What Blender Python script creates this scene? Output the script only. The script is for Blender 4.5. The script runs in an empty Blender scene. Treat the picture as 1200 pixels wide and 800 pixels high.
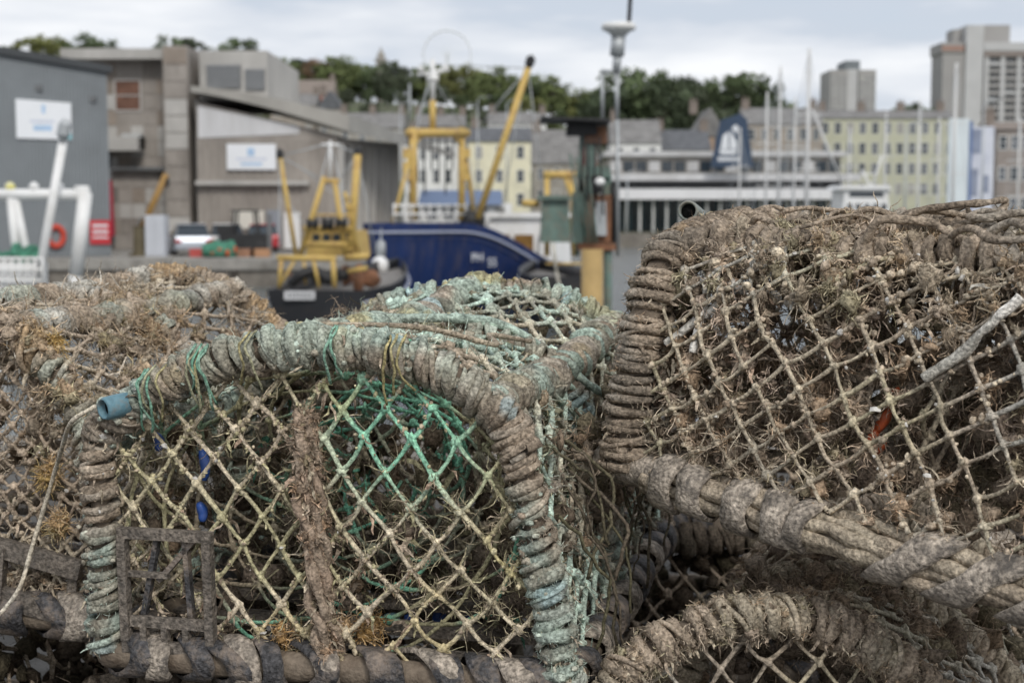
import bpy, bmesh, math, random
import numpy as np
from mathutils import Matrix, Vector

# ------------------------------------------------------------------ camera
SC = bpy.context.scene
COL = SC.collection
EYE_Z = 0.82
LENS = 50.0
FPX = 1200 * LENS / 36.0
PITCH = math.atan(150 / FPX)
cam_data = bpy.data.cameras.new('camera')
cam = bpy.data.objects.new('camera', cam_data)
COL.objects.link(cam)
cam.location = (0, 0, EYE_Z)
cam.rotation_euler = (math.pi / 2 - PITCH, 0, 0)
cam_data.lens = LENS
cam_data.sensor_width = 36
cam_data.clip_start = 0.05
cam_data.clip_end = 9000
cam_data.dof.use_dof = True
cam_data.dof.focus_distance = 1.56
cam_data.dof.aperture_fstop = 7.6
SC.camera = cam

# ------------------------------------------------------------------ sky and sun (overcast)
SUN_EL, SUN_AZ = math.radians(40), math.radians(162)      # azimuth clockwise from +Y
world = bpy.data.worlds.new('World')
SC.world = world
world.use_nodes = True
nt = world.node_tree
nt.nodes.clear()
w_out = nt.nodes.new('ShaderNodeOutputWorld')
w_bg = nt.nodes.new('ShaderNodeBackground')
w_bg.inputs['Strength'].default_value = 0.1
w_sky = nt.nodes.new('ShaderNodeTexSky')
w_sky.sky_type = 'NISHITA'
w_sky.sun_disc = False
w_sky.sun_elevation = SUN_EL
w_sky.sun_rotation = SUN_AZ
w_tc = nt.nodes.new('ShaderNodeTexCoord')
w_map = nt.nodes.new('ShaderNodeMapping')
w_map.inputs['Scale'].default_value = (2.2, 2.2, 11.0)
w_map.inputs['Location'].default_value = (0.35, 0.0, 0.2)
w_n1 = nt.nodes.new('ShaderNodeTexNoise')
w_n1.inputs['Scale'].default_value = 1.7
w_n1.inputs['Detail'].default_value = 6
w_n1.inputs['Roughness'].default_value = 0.5
w_ramp = nt.nodes.new('ShaderNodeValToRGB')               # cloud tone, grey-blue bellies to white tops
w_ramp.color_ramp.elements[0].position = 0.40
w_ramp.color_ramp.elements[0].color = (5.3, 5.75, 6.5, 1)
w_ramp.color_ramp.elements[1].position = 0.60
w_ramp.color_ramp.elements[1].color = (8.4, 8.5, 8.7, 1)
w_cov = nt.nodes.new('ShaderNodeValToRGB')                # cloud cover: nearly closed
w_cov.color_ramp.elements[0].position = 0.15
w_cov.color_ramp.elements[0].color = (0.62, 0.62, 0.62, 1)
w_cov.color_ramp.elements[1].position = 0.45
w_cov.color_ramp.elements[1].color = (0.97, 0.97, 0.97, 1)
w_mix = nt.nodes.new('ShaderNodeMix')
w_mix.data_type = 'RGBA'
L = nt.links.new
L(w_tc.outputs['Generated'], w_map.inputs['Vector'])
L(w_map.outputs['Vector'], w_n1.inputs['Vector'])
L(w_n1.outputs['Fac'], w_ramp.inputs['Fac'])
L(w_n1.outputs['Fac'], w_cov.inputs['Fac'])
L(w_cov.outputs['Color'], w_mix.inputs['Factor'])
L(w_sky.outputs['Color'], w_mix.inputs['A'])
L(w_ramp.outputs['Color'], w_mix.inputs['B'])
L(w_mix.outputs['Result'], w_bg.inputs['Color'])
L(w_bg.outputs['Background'], w_out.inputs['Surface'])

sun_data = bpy.data.lights.new('sun', 'SUN')
sun_data.energy = 1.5
sun_data.angle = math.radians(14)
sun_data.color = (1.0, 0.96, 0.90)
sun = bpy.data.objects.new('sun', sun_data)
COL.objects.link(sun)
sun.rotation_euler = (math.pi / 2 - SUN_EL, 0, math.pi - SUN_AZ)
SC.view_settings.view_transform = 'Standard'
SC.view_settings.look = 'None'
SC.view_settings.gamma = 1
SC.view_settings.use_curve_mapping = False
SC.view_settings.exposure = 0.25
SC.render.engine = 'CYCLES'
SC.cycles.use_denoising = True
SC.cycles.max_bounces = 6

random.seed(7)
RNG = np.random.default_rng(11)

# ------------------------------------------------------------------ geometry helpers
def at(px, py, d):
    """world point seen at photo pixel (px, py) at ground distance d"""
    u = (px - 600) / FPX; v = (400 - py) / FPX
    cp, sp = math.cos(PITCH), math.sin(PITCH)
    t = d / (cp + v * sp)
    return np.array([u * t, d, EYE_Z + t * (-sp + v * cp)])

def X(px, d, py=250): return float(at(px, py, d)[0])
def Z(py, d): return float(at(600, py, d)[2])

def nrm(v):
    v = np.asarray(v, float)
    return v / np.maximum(np.linalg.norm(v, axis=-1, keepdims=True), 1e-9)

def _h(i, j, k, s):
    n = (i * 73856093) ^ (j * 19349663) ^ (k * 83492791) ^ (s * 2654435761)
    n = n & 0xffffffff
    n = ((n ^ (n >> 15)) * 2246822519) & 0xffffffff
    n = ((n ^ (n >> 13)) * 3266489917) & 0xffffffff
    return ((n ^ (n >> 16)) & 0xffffff) / float(0xffffff)

def vnoise(P, scale=1.0, seed=0):
    """value noise 0..1 at points P (...,3)"""
    P = np.asarray(P, float) * scale + 100.0
    I = np.floor(P).astype(np.int64); F = P - I
    F = F * F * (3 - 2 * F)
    out = 0
    for a in (0, 1):
        for b in (0, 1):
            for c in (0, 1):
                w = (F[..., 0] if a else 1 - F[..., 0]) * (F[..., 1] if b else 1 - F[..., 1]) * (F[..., 2] if c else 1 - F[..., 2])
                out = out + w * _h(I[..., 0] + a, I[..., 1] + b, I[..., 2] + c, seed)
    return out

def vnoise3(P, scale, seed=0):
    return np.stack([vnoise(P, scale, seed + q) for q in (1, 2, 3)], -1) - 0.5

ORIG = {}

class MB:
    def __init__(self):
        self.V = []; self.Q = []; self.T = []; self.C = []; self.n = 0
    def add(self, V, Q=None, T=None, col=(.5, .5, .5)):
        V = np.asarray(V, float).reshape(-1, 3)
        if Q is not None and len(Q): self.Q.append(np.asarray(Q, np.int64).reshape(-1, 4) + self.n)
        if T is not None and len(T): self.T.append(np.asarray(T, np.int64).reshape(-1, 3) + self.n)
        c = np.asarray(col, float)
        if c.ndim == 1: c = np.broadcast_to(c, (len(V), 3))
        self.C.append(c.reshape(-1, 3)); self.V.append(V); self.n += len(V)
        return self
    def box(self, x0, x1, y0, y1, z0, z1, col=(.5, .5, .5), M=None):
        v = np.array([[x, y, z] for z in (z0, z1) for y in (y0, y1) for x in (x0, x1)], float)
        if M is not None: v = M(v)
        q = [[0, 2, 3, 1], [4, 5, 7, 6], [0, 1, 5, 4], [2, 6, 7, 3], [0, 4, 6, 2], [1, 3, 7, 5]]
        return self.add(v, q, None, col)
    def bar(self, p0, p1, w, h=None, col=(.5, .5, .5), up=(0, 0, 1)):
        """square bar from p0 to p1"""
        h = h or w
        p0 = np.asarray(p0, float); p1 = np.asarray(p1, float)
        t = nrm(p1 - p0); up = np.asarray(up, float)
        if abs(np.dot(t, up)) > .95: up = np.array([0, 1., 0])
        a = nrm(np.cross(t, up)); b = np.cross(a, t)
        v = [p + a * sx * w / 2 + b * sz * h / 2 for p in (p0, p1) for sx, sz in ((-1, -1), (1, -1), (1, 1), (-1, 1))]
        q = [[0, 1, 2, 3], [7, 6, 5, 4], [0, 4, 5, 1], [1, 5, 6, 2], [2, 6, 7, 3], [3, 7, 4, 0]]
        return self.add(v, q, None, col)
    def rod(self, p0, p1, r0, r1=None, S=8, col=(.5, .5, .5)):
        r1 = r0 if r1 is None else r1
        return self.tubes(np.array([[p0, p1]], float), np.array([[r0, r1]], float), S, col, caps=True)
    def tube(self, path, r, S=8, col=(.5, .5, .5), ref=None, caps=True):
        path = np.asarray(path, float)[None]
        r = np.broadcast_to(np.asarray(r, float), path.shape[1])[None] if np.ndim(r) < 2 else np.asarray(r)[None]
        c = np.asarray(col, float)
        if c.ndim == 2: c = c[None]
        return self.tubes(path, r, S, c, None if ref is None else np.asarray(ref)[None], caps)
    def tubes(self, P, R, S=5, col=(.5, .5, .5), ref=None, caps=False):
        P = np.asarray(P, float); E, K = P.shape[:2]
        if E == 0: return self
        Tn = nrm(np.gradient(P, axis=1))
        if ref is None:
            d = nrm(P[:, -1] - P[:, 0])
            rf = np.where(np.abs(d[:, 2:3]) < .8, np.array([[0, 0, 1.]]), np.array([[1., 0, 0]]))
            ref = np.broadcast_to(rf[:, None], P.shape)
        N1 = nrm(np.cross(Tn, ref)); N2 = np.cross(Tn, N1)
        th = np.arange(S) * 2 * np.pi / S
        R = np.asarray(R, float)
        if R.ndim == 0: R = np.full((E, K), float(R))
        if R.ndim == 2: R = R[..., None]
        V = P[:, :, None] + R[..., None] * (np.cos(th)[:, None] * N1[:, :, None] + np.sin(th)[:, None] * N2[:, :, None])
        e = (np.arange(E) * K * S)[:, None, None]; k = (np.arange(K - 1) * S)[None, :, None]; s = np.arange(S)[None, None]
        if S == 2: s = s[..., :1]                             # a flat shred
        s2 = (s + 1) % S
        Q = np.stack([e + k + s, e + k + s2, e + k + S + s2, e + k + S + s], -1).reshape(-1, 4)
        T = None
        if caps:
            f = np.arange(1, S - 1)
            a = np.stack([np.zeros_like(f), f + 1, f], -1); b = np.stack([np.zeros_like(f), f, f + 1], -1) + (K - 1) * S
            T = (np.concatenate([a, b])[None] + (np.arange(E) * K * S)[:, None, None]).reshape(-1, 3)
        c = np.asarray(col, float)
        if c.ndim == 3: c = np.broadcast_to(c[:, :, None, :], (E, K, S, 3)).reshape(-1, 3)
        elif c.ndim == 2: c = np.broadcast_to(c[:, None, None, :], (E, K, S, 3)).reshape(-1, 3)
        return self.add(V.reshape(-1, 3), Q, T, c)
    def lathe(self, prof, c, S=16, col=(.5, .5, .5), axis=(0, 0, 1)):
        """prof: (r, h) pairs along axis from c"""
        ax = nrm(axis); ref = np.array([1., 0, 0]) if abs(ax[0]) < .8 else np.array([0, 1., 0])
        a = nrm(np.cross(ax, ref)); b = np.cross(ax, a)
        th = np.arange(S) * 2 * np.pi / S
        V = [np.asarray(c) + ax * h + (np.cos(th)[:, None] * a + np.sin(th)[:, None] * b) * max(r, 1e-4) for r, h in prof]
        K = len(prof); k = (np.arange(K - 1) * S)[:, None]; s = np.arange(S)[None]; s2 = (s + 1) % S
        Q = np.stack([k + s, k + s2, k + S + s2, k + S + s], -1).reshape(-1, 4)
        f = np.arange(1, S - 1)
        T = np.concatenate([np.stack([f * 0, f + 1, f], -1), np.stack([f * 0, f, f + 1], -1) + (K - 1) * S])
        return self.add(np.concatenate(V), Q, T, col)
    def prism(self, poly, vec, col=(.5, .5, .5)):
        """poly: planar points (N,3), extruded by vec (convex or fan-able)"""
        p = np.asarray(poly, float); n = len(p)
        V = np.concatenate([p, p + np.asarray(vec, float)])
        Q = [[i, (i + 1) % n, n + (i + 1) % n, n + i] for i in range(n)]
        T = [[0, i + 1, i] for i in range(1, n - 1)] + [[n, n + i, n + i + 1] for i in range(1, n - 1)]
        return self.add(V, Q, T, col)
    def sheet(self, G, col=(.5, .5, .5)):
        """grid of points (a,b,3) as quads"""
        G = np.asarray(G, float); a, b = G.shape[:2]
        i = np.arange(a - 1)[:, None] * b; j = np.arange(b - 1)[None]
        Q = np.stack([i + j, i + j + 1, i + b + j + 1, i + b + j], -1).reshape(-1, 4)
        return self.add(G.reshape(-1, 3), Q, None, col)
    def mesh(self, name, origin=(0, 0, 0), smooth=False):
        V = np.concatenate(self.V) - np.asarray(origin, float)
        Q = np.concatenate(self.Q) if self.Q else np.zeros((0, 4), np.int64)
        T = np.concatenate(self.T) if self.T else np.zeros((0, 3), np.int64)
        me = bpy.data.meshes.new(name)
        me.vertices.add(len(V)); me.vertices.foreach_set('co', V.astype(np.float32).ravel())
        li = np.concatenate([Q.ravel(), T.ravel()]).astype(np.int32)
        me.loops.add(len(li)); me.loops.foreach_set('vertex_index', li)
        np_ = len(Q) + len(T)
        me.polygons.add(np_)
        st = np.concatenate([np.arange(len(Q)) * 4, len(Q) * 4 + np.arange(len(T)) * 3]).astype(np.int32)
        me.polygons.foreach_set('loop_start', st)
        me.polygons.foreach_set('use_smooth', np.full(np_, bool(smooth)))
        C = np.concatenate(self.C); C4 = np.concatenate([C, np.ones((len(C), 1))], 1).astype(np.float32)
        at_ = me.attributes.new('Col', 'FLOAT_COLOR', 'POINT'); at_.data.foreach_set('color', C4.ravel())
        me.update(calc_edges=True)
        return me
    def build(self, name, mat, parent=None, smooth=False):
        """one object; vertices are given in world space"""
        org = ORIG.get(parent.name, np.zeros(3)) if parent is not None else np.zeros(3)
        if parent is None and self.V:
            a = np.concatenate(self.V); org = np.array([*(a[:, :2].min(0) + a[:, :2].max(0)) / 2, a[:, 2].min()])
        o = bpy.data.objects.new(name, self.mesh(name, org, smooth))
        COL.objects.link(o)
        o.data.materials.append(mat)
        if parent is not None: o.parent = parent
        else: o.location = org
        ORIG[o.name] = org
        return o

def tag(o, label=None, cat=None, group=None, kind=None):
    if label: o['label'] = label
    if cat: o['category'] = cat
    if group: o['group'] = group
    if kind: o['kind'] = kind
    return o

def thing(name, label, cat, loc, group=None):
    o = bpy.data.objects.new(name, None)
    o.empty_display_size = 0.1
    COL.objects.link(o)
    o.location = [float(q) for q in loc]
    ORIG[o.name] = np.array(loc, float)
    return tag(o, label, cat, group)

def copy_tree(o, parent=None):
    c = o.copy(); COL.objects.link(c)
    ORIG[c.name] = ORIG.get(o.name, np.zeros(3))
    if parent is not None: c.parent = parent
    for ch in list(o.children): copy_tree(ch, c)
    return c

# ------------------------------------------------------------------ materials
def mat(name, rgb, rough=.75, var=.18, scale=3.0, metal=0.0, bump=0.0, bscale=None, dirt=None, dirt_amt=.35, dscale=1.2, spec=.4, attr=False, stretch=(1, 1, 1), fine=None, gain=1.0):
    m = bpy.data.materials.new(name); m.use_nodes = True
    n = m.node_tree.nodes; l = m.node_tree.links.new
    b = n['Principled BSDF']
    b.inputs['Roughness'].default_value = rough
    b.inputs['Metallic'].default_value = metal
    b.inputs['Specular IOR Level'].default_value = spec
    tc = n.new('ShaderNodeTexCoord')
    mp = n.new('ShaderNodeMapping'); mp.inputs['Scale'].default_value = stretch
    l(tc.outputs['Object'], mp.inputs['Vector'])
    nz = n.new('ShaderNodeTexNoise'); nz.inputs['Scale'].default_value = scale; nz.inputs['Detail'].default_value = 7
    nz.inputs['Roughness'].default_value = .62
    l(mp.outputs['Vector'], nz.inputs['Vector'])
    mr = n.new('ShaderNodeMapRange'); mr.inputs['From Min'].default_value = .3; mr.inputs['From Max'].default_value = .7
    mr.inputs['To Min'].default_value = gain * (1 - var); mr.inputs['To Max'].default_value = gain * (1 + var)
    l(nz.outputs['Fac'], mr.inputs['Value'])
    mul = n.new('ShaderNodeVectorMath'); mul.operation = 'SCALE'
    if attr:
        a = n.new('ShaderNodeAttribute'); a.attribute_name = 'Col'
        l(a.outputs['Color'], mul.inputs[0])
    else:
        mul.inputs[0].default_value = rgb
    l(mr.outputs['Result'], mul.inputs['Scale'])
    outc = mul.outputs['Vector']
    if fine:                                               # second, finer mottling: (scale, low, high)
        nf = n.new('ShaderNodeTexNoise'); nf.inputs['Scale'].default_value = fine[0]; nf.inputs['Detail'].default_value = 3
        l(mp.outputs['Vector'], nf.inputs['Vector'])
        mf = n.new('ShaderNodeMapRange'); mf.inputs['From Min'].default_value = .32; mf.inputs['From Max'].default_value = .68
        mf.inputs['To Min'].default_value = fine[1]; mf.inputs['To Max'].default_value = fine[2]
        l(nf.outputs['Fac'], mf.inputs['Value'])
        mu2 = n.new('ShaderNodeVectorMath'); mu2.operation = 'SCALE'
        l(outc, mu2.inputs[0]); l(mf.outputs['Result'], mu2.inputs['Scale'])
        outc = mu2.outputs['Vector']
    if dirt is not None:
        n2 = n.new('ShaderNodeTexNoise'); n2.inputs['Scale'].default_value = dscale; n2.inputs['Detail'].default_value = 8
        n2.inputs['Roughness'].default_value = .7
        l(mp.outputs['Vector'], n2.inputs['Vector'])
        r2 = n.new('ShaderNodeMapRange'); r2.inputs['From Min'].default_value = .48; r2.inputs['From Max'].default_value = .68
        r2.inputs['To Max'].default_value = dirt_amt
        l(n2.outputs['Fac'], r2.inputs['Value'])
        mx = n.new('ShaderNodeMix'); mx.data_type = 'RGBA'
        l(r2.outputs['Result'], mx.inputs['Factor']); l(outc, mx.inputs['A'])
        mx.inputs['B'].default_value = (*dirt, 1)
        outc = mx.outputs['Result']
    l(outc, b.inputs['Base Color'])
    if bump:
        n3 = n.new('ShaderNodeTexNoise'); n3.inputs['Scale'].default_value = bscale or scale * 4; n3.inputs['Detail'].default_value = 4
        l(mp.outputs['Vector'], n3.inputs['Vector'])
        bp = n.new('ShaderNodeBump'); bp.inputs['Strength'].default_value = bump; bp.inputs['Distance'].default_value = 1.0 / (bscale or scale * 4)
        l(n3.outputs['Fac'], bp.inputs['Height']); l(bp.outputs['Normal'], b.inputs['Normal'])
    return m

def glass(name, rgb=(.03, .04, .05), rough=.08):
    m = mat(name, rgb, rough, .25, 1.5, spec=.6)
    return m
# ------------------------------------------------------------------ lobster pots
M_ROPE = mat('weathered_rope', (.3, .3, .3), .95, .40, 70, bump=1.0, bscale=330, attr=True, spec=.12, fine=(260, .5, 1.5), gain=1.25)
M_FOUL = mat('dried_weed_growth', (.3, .3, .3), .97, .35, 60, bump=1.0, bscale=380, attr=True, spec=.08, fine=(260, .45, 1.65), gain=1.5)
M_TWINE = mat('net_twine', (.3, .3, .3), .95, .32, 90, bump=.7, bscale=500, attr=True, spec=.12, fine=(300, .5, 1.55), gain=1.3)
M_RUBBER = mat('muddy_rubber', (.060, .058, .060), .6, .4, 50, bump=.9, bscale=240, dirt=(.30, .24, .19), dirt_amt=1.0, dscale=24, spec=.4, fine=(200, .5, 1.6))
M_STRIP = mat('mud_caked_strip', (.36, .31, .255), .88, .45, 48, bump=1.0, bscale=240, dirt=(.085, .078, .072), dirt_amt=.85, dscale=34, spec=.2, fine=(220, .45, 1.6))
M_BAR = mat('muddy_steel_bar', (.20, .16, .12), .8, .4, 60, bump=.6, bscale=220, dirt=(.09, .06, .04), dirt_amt=.7, dscale=24)
M_PIPEB = mat('blue_plastic_pipe', (.14, .27, .33), .6, .3, 60, dirt=(.19, .18, .16), dirt_amt=.95, dscale=60, bump=.3, bscale=300)
M_PIPEG = mat('grey_green_pipe', (.21, .24, .22), .6, .25, 60, dirt=(.19, .15, .11), dirt_amt=.85, dscale=40, bump=.3, bscale=300)
M_BORE_SHADE = mat('pipe_bore_shade', (.012, .012, .012), .9, .1, 10)
M_HATCH = mat('muddy_plastic_hatch', (.17, .145, .12), .8, .45, 60, dirt=(.055, .05, .046), dirt_amt=.95, dscale=30, bump=1.0, bscale=240, fine=(200, .45, 1.7))
M_BLUE = mat('blue_plastic', (.02, .075, .30), .45, .3, 60, dirt=(.12, .11, .10), dirt_amt=.5, dscale=60)
M_ORANGE = mat('orange_plastic', (.52, .10, .03), .55, .3, 60, dirt=(.2, .13, .09), dirt_amt=.6, dscale=60)
M_SHELL = mat('barnacle_white', (.62, .60, .56), .8, .25, 150, dirt=(.25, .22, .18), dirt_amt=.6, dscale=90)

BROWN = np.array([.228, .184, .140]); DARKB = np.array([.125, .10, .076]); TAN = np.array([.355, .305, .23]); GREY = np.array([.30, .285, .25])
OLIVE = np.array([.30, .275, .17]); GREEN = np.array([.16, .37, .26]); PALEG = np.array([.33, .41, .35]); SAGE = np.array([.27, .315, .27]); YEL = np.array([.40, .33, .15])
OCHRE = np.array([.40, .25, .10])

def mixc(a, b, f):
    f = np.asarray(f)[..., None]
    return a * (1 - f) + b * f

def sm(x, a, b): 
    x = np.clip((np.asarray(x) - a) / (b - a), 0, 1); return x * x * (3 - 2 * x)

_bm = bmesh.new(); bmesh.ops.create_icosphere(_bm, subdivisions=2, radius=1)
ICO_V = np.array([v.co[:] for v in _bm.verts]); _bm.verts.index_update(); ICO_T = np.array([[v.index for v in f.verts] for f in _bm.faces]); _bm.free()
_bm = bmesh.new(); bmesh.ops.create_icosphere(_bm, subdivisions=1, radius=1)
ICO1_V = np.array([v.co[:] for v in _bm.verts]); _bm.verts.index_update(); ICO1_T = np.array([[v.index for v in f.verts] for f in _bm.faces]); _bm.free()

ICO0_V = nrm(np.array([[s * a, t * b, 0] for a, b in ((1, 1.618),) for s in (-1, 1) for t in (-1, 1)] + [[0, s, t * 1.618] for s in (-1, 1) for t in (-1, 1)] + [[t * 1.618, 0, s] for s in (-1, 1) for t in (-1, 1)], float))
_bm = bmesh.new()
for v in ICO0_V: _bm.verts.new(v)
bmesh.ops.convex_hull(_bm, input=_bm.verts); _bm.verts.ensure_lookup_table(); _bm.verts.index_update()
ICO0_V = np.array([v.co[:] for v in _bm.verts]); ICO0_T = np.array([[v.index for v in f.verts] for f in _bm.faces]); _bm.free()

def lumps(mb, C, R, col, seed=0, rough=.5, fine=False, tiny=False):
    """knobbly lumps at C with radii R"""
    C = np.asarray(C, float); n = len(C)
    if n == 0: return
    IV, IT = (ICO0_V, ICO0_T) if tiny else (ICO_V, ICO_T) if fine else (ICO1_V, ICO1_T)
    rg = np.random.default_rng(seed)
    R = np.broadcast_to(np.asarray(R, float), n)
    sq = rg.uniform(.5, 1.35, (n, 1, 3))
    V = IV[None] * sq
    ofs = rg.uniform(0, 50, (n, 1, 3)); nz = vnoise(V * 1.6 + ofs, 1, seed) - .4 + (.55 * (vnoise(V * 4.5 + ofs, 1, seed + 1) - .5) if fine else 0)
    V = C[:, None] + V * (1 + rough * nz[..., None]) * R[:, None, None]
    T = IT[None] + (np.arange(n) * len(IV))[:, None, None]
    c = np.asarray(col, float)
    if c.ndim == 1: c = np.broadcast_to(c, (n, 3))
    mb.add(V.reshape(-1, 3), None, T.reshape(-1, 3), np.repeat(c, len(IV), 0))

def fibres(mb, roots, dirs, lens, rad, col, curl=.6, K=5, seed=0):
    """short curly strands that bend back on themselves"""
    rg = np.random.default_rng(seed)
    n = len(roots)
    if n == 0: return
    K = 5; lens = np.broadcast_to(np.asarray(lens, float), n)[:, None]; col = np.broadcast_to(np.asarray(col, float), (n, 3))
    rad = np.broadcast_to(np.asarray(rad, float), n)
    if n > 1500:                                            # half as many, twice as curly
        s = slice(0, n, 2); roots, dirs, lens, col, rad = roots[s], dirs[s], lens[s], col[s], rad[s]; n = len(roots)
    d = nrm(dirs); p = np.asarray(roots, float); P = [p]; turn = rg.normal(0, 1, (n, 3)) * .8
    for k in range(K - 1):
        d = nrm(d + turn * .75 + rg.normal(0, .55, d.shape) + np.array([0, 0, -.12])); p = p + d * lens * 1.7 / (K - 1); P.append(p)
    P = np.stack(P, 1)
    R = rad[:, None] * .85 * np.array([1, 1, .9, .75, .4])[None]
    mb.tubes(P, R, 2, col, ref=np.broadcast_to(rg.normal(0, 1, (n, 1, 3)), P.shape))

def tangle(mb, C, R, n_each, col_a, col_b, seed=0, K=5, rad=.0011, step=.9):
    """matted random-walk strands filling balls of radius R at C"""
    rg = np.random.default_rng(seed)
    C = np.asarray(C, float); m = len(C)
    if m == 0: return
    R = np.broadcast_to(np.asarray(R, float), m)
    c = np.repeat(C, n_each, 0); r = np.repeat(R, n_each)[:, None]
    p = c + rg.normal(0, .45, c.shape) * r
    d = nrm(rg.normal(0, 1, c.shape)); P = [p]
    for k in range(K - 1):
        d = nrm(d + rg.normal(0, .75, d.shape) - (p - c) / np.maximum(r, 1e-6) * .35)
        p = p + d * r * step * .55; P.append(p)
    P = np.stack(P, 1)
    f = np.clip(np.repeat(rg.uniform(0, 1, m), n_each) * .6 + rg.uniform(-.1, .5, len(c)), 0, 1)
    col = mixc(np.asarray(col_a), np.asarray(col_b), f)
    mb.tubes(P, rad * rg.uniform(.6, 1.6, (len(c), 1)) * np.linspace(1.1, .5, K)[None], 2, col)

def moss(mb, C, R, nf, col_a, col_b, seed=0, ln=.008, rad=.0006, fine=True):
    """felted weed: knobbly cushions bristling with short strands"""
    rg = np.random.default_rng(seed)
    C = np.asarray(C, float); m = len(C)
    if m == 0: return
    R = np.broadcast_to(np.asarray(R, float), m)
    f = rg.uniform(0, 1, m)
    hue = np.array([[1, 1, 1], [1.08, .98, .88], [.94, .99, .88], [1.05, 1.03, 1.06], [.78, .76, .74], [1.25, 1.2, 1.15]])[rg.integers(0, 6, m)]
    lumps(mb, C, R * .5, mixc(np.asarray(col_a), np.asarray(col_b), f * .55) * .8 * hue, seed, 1.7, fine)
    c = np.repeat(C, nf, 0); r = np.repeat(R, nf)[:, None]
    d = nrm(rg.normal(0, 1, c.shape)); p = c + d * r * rg.uniform(.25, .8, (len(c), 1)) * np.array([1, 1, 1.25])
    cc = mixc(np.asarray(col_a), np.asarray(col_b), np.clip(np.repeat(f, nf) * .6 + rg.uniform(-.1, .5, len(c)), 0, 1)) * rg.uniform(.7, 1.25, (len(c), 1)) * np.repeat(hue, nf, 0)
    fibres(mb, p, d + rg.normal(0, 1.1, d.shape), rg.uniform(.4, 1.2, len(c)) * np.maximum(ln, r[:, 0] * .75), rad * 1.25, cc, 1.1, 3, seed + 1)

def crust(mb, P, n, seed, col_a, col_b, r=(.0015, .0042), gseed=0, spread=.002):
    """small knobs of growth stuck along strands"""
    rg = np.random.default_rng(seed); p = pick(P, n, seed, .2, 18, gseed) + rg.normal(0, spread, (n, 3))
    lumps(mb, p, rg.uniform(*r, n), mixc(np.asarray(col_a), np.asarray(col_b), rg.uniform(0, 1, n)) * rg.uniform(.7, 1.3, (n, 1)), seed, .9, tiny=True)

def web(mb, P, n, seed, a1, a2, ln, col_a, col_b, gseed=0, thr=.3, rad=.00055):
    """fine hairs and shreds lying across the meshes of a net (a1, a2 span its plane)"""
    rg = np.random.default_rng(seed); p = pick(P, n, seed, thr, 12, gseed)
    th = rg.uniform(0, 2 * np.pi, (n, 1)); d = np.cos(th) * np.asarray(a1) + np.sin(th) * np.asarray(a2) + rg.normal(0, .15, (n, 3))
    fibres(mb, p, d, rg.uniform(.35, 1.2, n) * ln, rad * rg.uniform(.7, 2.0, n), mixc(np.asarray(col_a), np.asarray(col_b), rg.uniform(0, 1, n)) * rg.uniform(.6, 1.3, (n, 1)), .7, 4, seed)

def shells(root, P, n, seed, out=(0, -1, 0), r=(.0010, .0034)):
    """pale barnacles and shell bits"""
    rg = np.random.default_rng(seed); p = pick(P, n, seed, .25, 7, seed) + np.asarray(out) * .003 + rg.normal(0, .003, (n, 3))
    mb = MB(); lumps(mb, p, rg.uniform(0, 1, n) ** 3 * (r[1] - r[0]) + r[0], (.6, .6, .55), seed, 1.6); mb.build('barnacles', M_SHELL, root)['kind'] = 'stuff'

def fronds(mb, P, n, seed, cols, ln=(.012, .035), rad=(.0012, .0035), gseed=0, thr=.3, down=.8):
    """limp flat blades of weed"""
    rg = np.random.default_rng(seed); p = pick(P, n, seed, thr, 11, gseed); K = 6
    d = nrm(rg.normal(0, 1, (n, 3)) + np.array([0, 0, -down])); q = p; Q = [p]; l = rg.uniform(*ln, (n, 1)) / (K - 1)
    for k in range(K - 1):
        d = nrm(d + rg.normal(0, .45, d.shape) + np.array([0, 0, -.25])); q = q + d * l; Q.append(q)
    P_ = np.stack(Q, 1); R = rg.uniform(*rad, (n, 1)) * np.array([.5, 1, 1.1, 1, .8, .25])[None]
    ref = rg.normal(0, 1, (n, 1, 3)) + rg.normal(0, .35, (n, K, 3))
    cols = np.asarray(cols); c = cols[rg.integers(0, len(cols), n)] * rg.uniform(.6, 1.3, (n, 1))
    mb.tubes(P_, R, 2, c, ref=ref)

def catmull(pts, n):
    p = np.asarray(pts, float); p = np.concatenate([[2 * p[0] - p[1]], p, [2 * p[-1] - p[-2]]])
    out = []
    m = len(p) - 3
    t = np.linspace(0, m, n); i = np.minimum(t.astype(int), m - 1); f = (t - i)[:, None]
    a, b, c, d = p[i], p[i + 1], p[i + 2], p[i + 3]
    return .5 * (2 * b + (c - a) * f + (2 * a - 5 * b + 4 * c - d) * f ** 2 + (3 * b - a - 3 * c + d) * f ** 3)

def arclen(p):
    return np.concatenate([[0], np.cumsum(np.linalg.norm(np.diff(p, axis=0), axis=1))])

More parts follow.
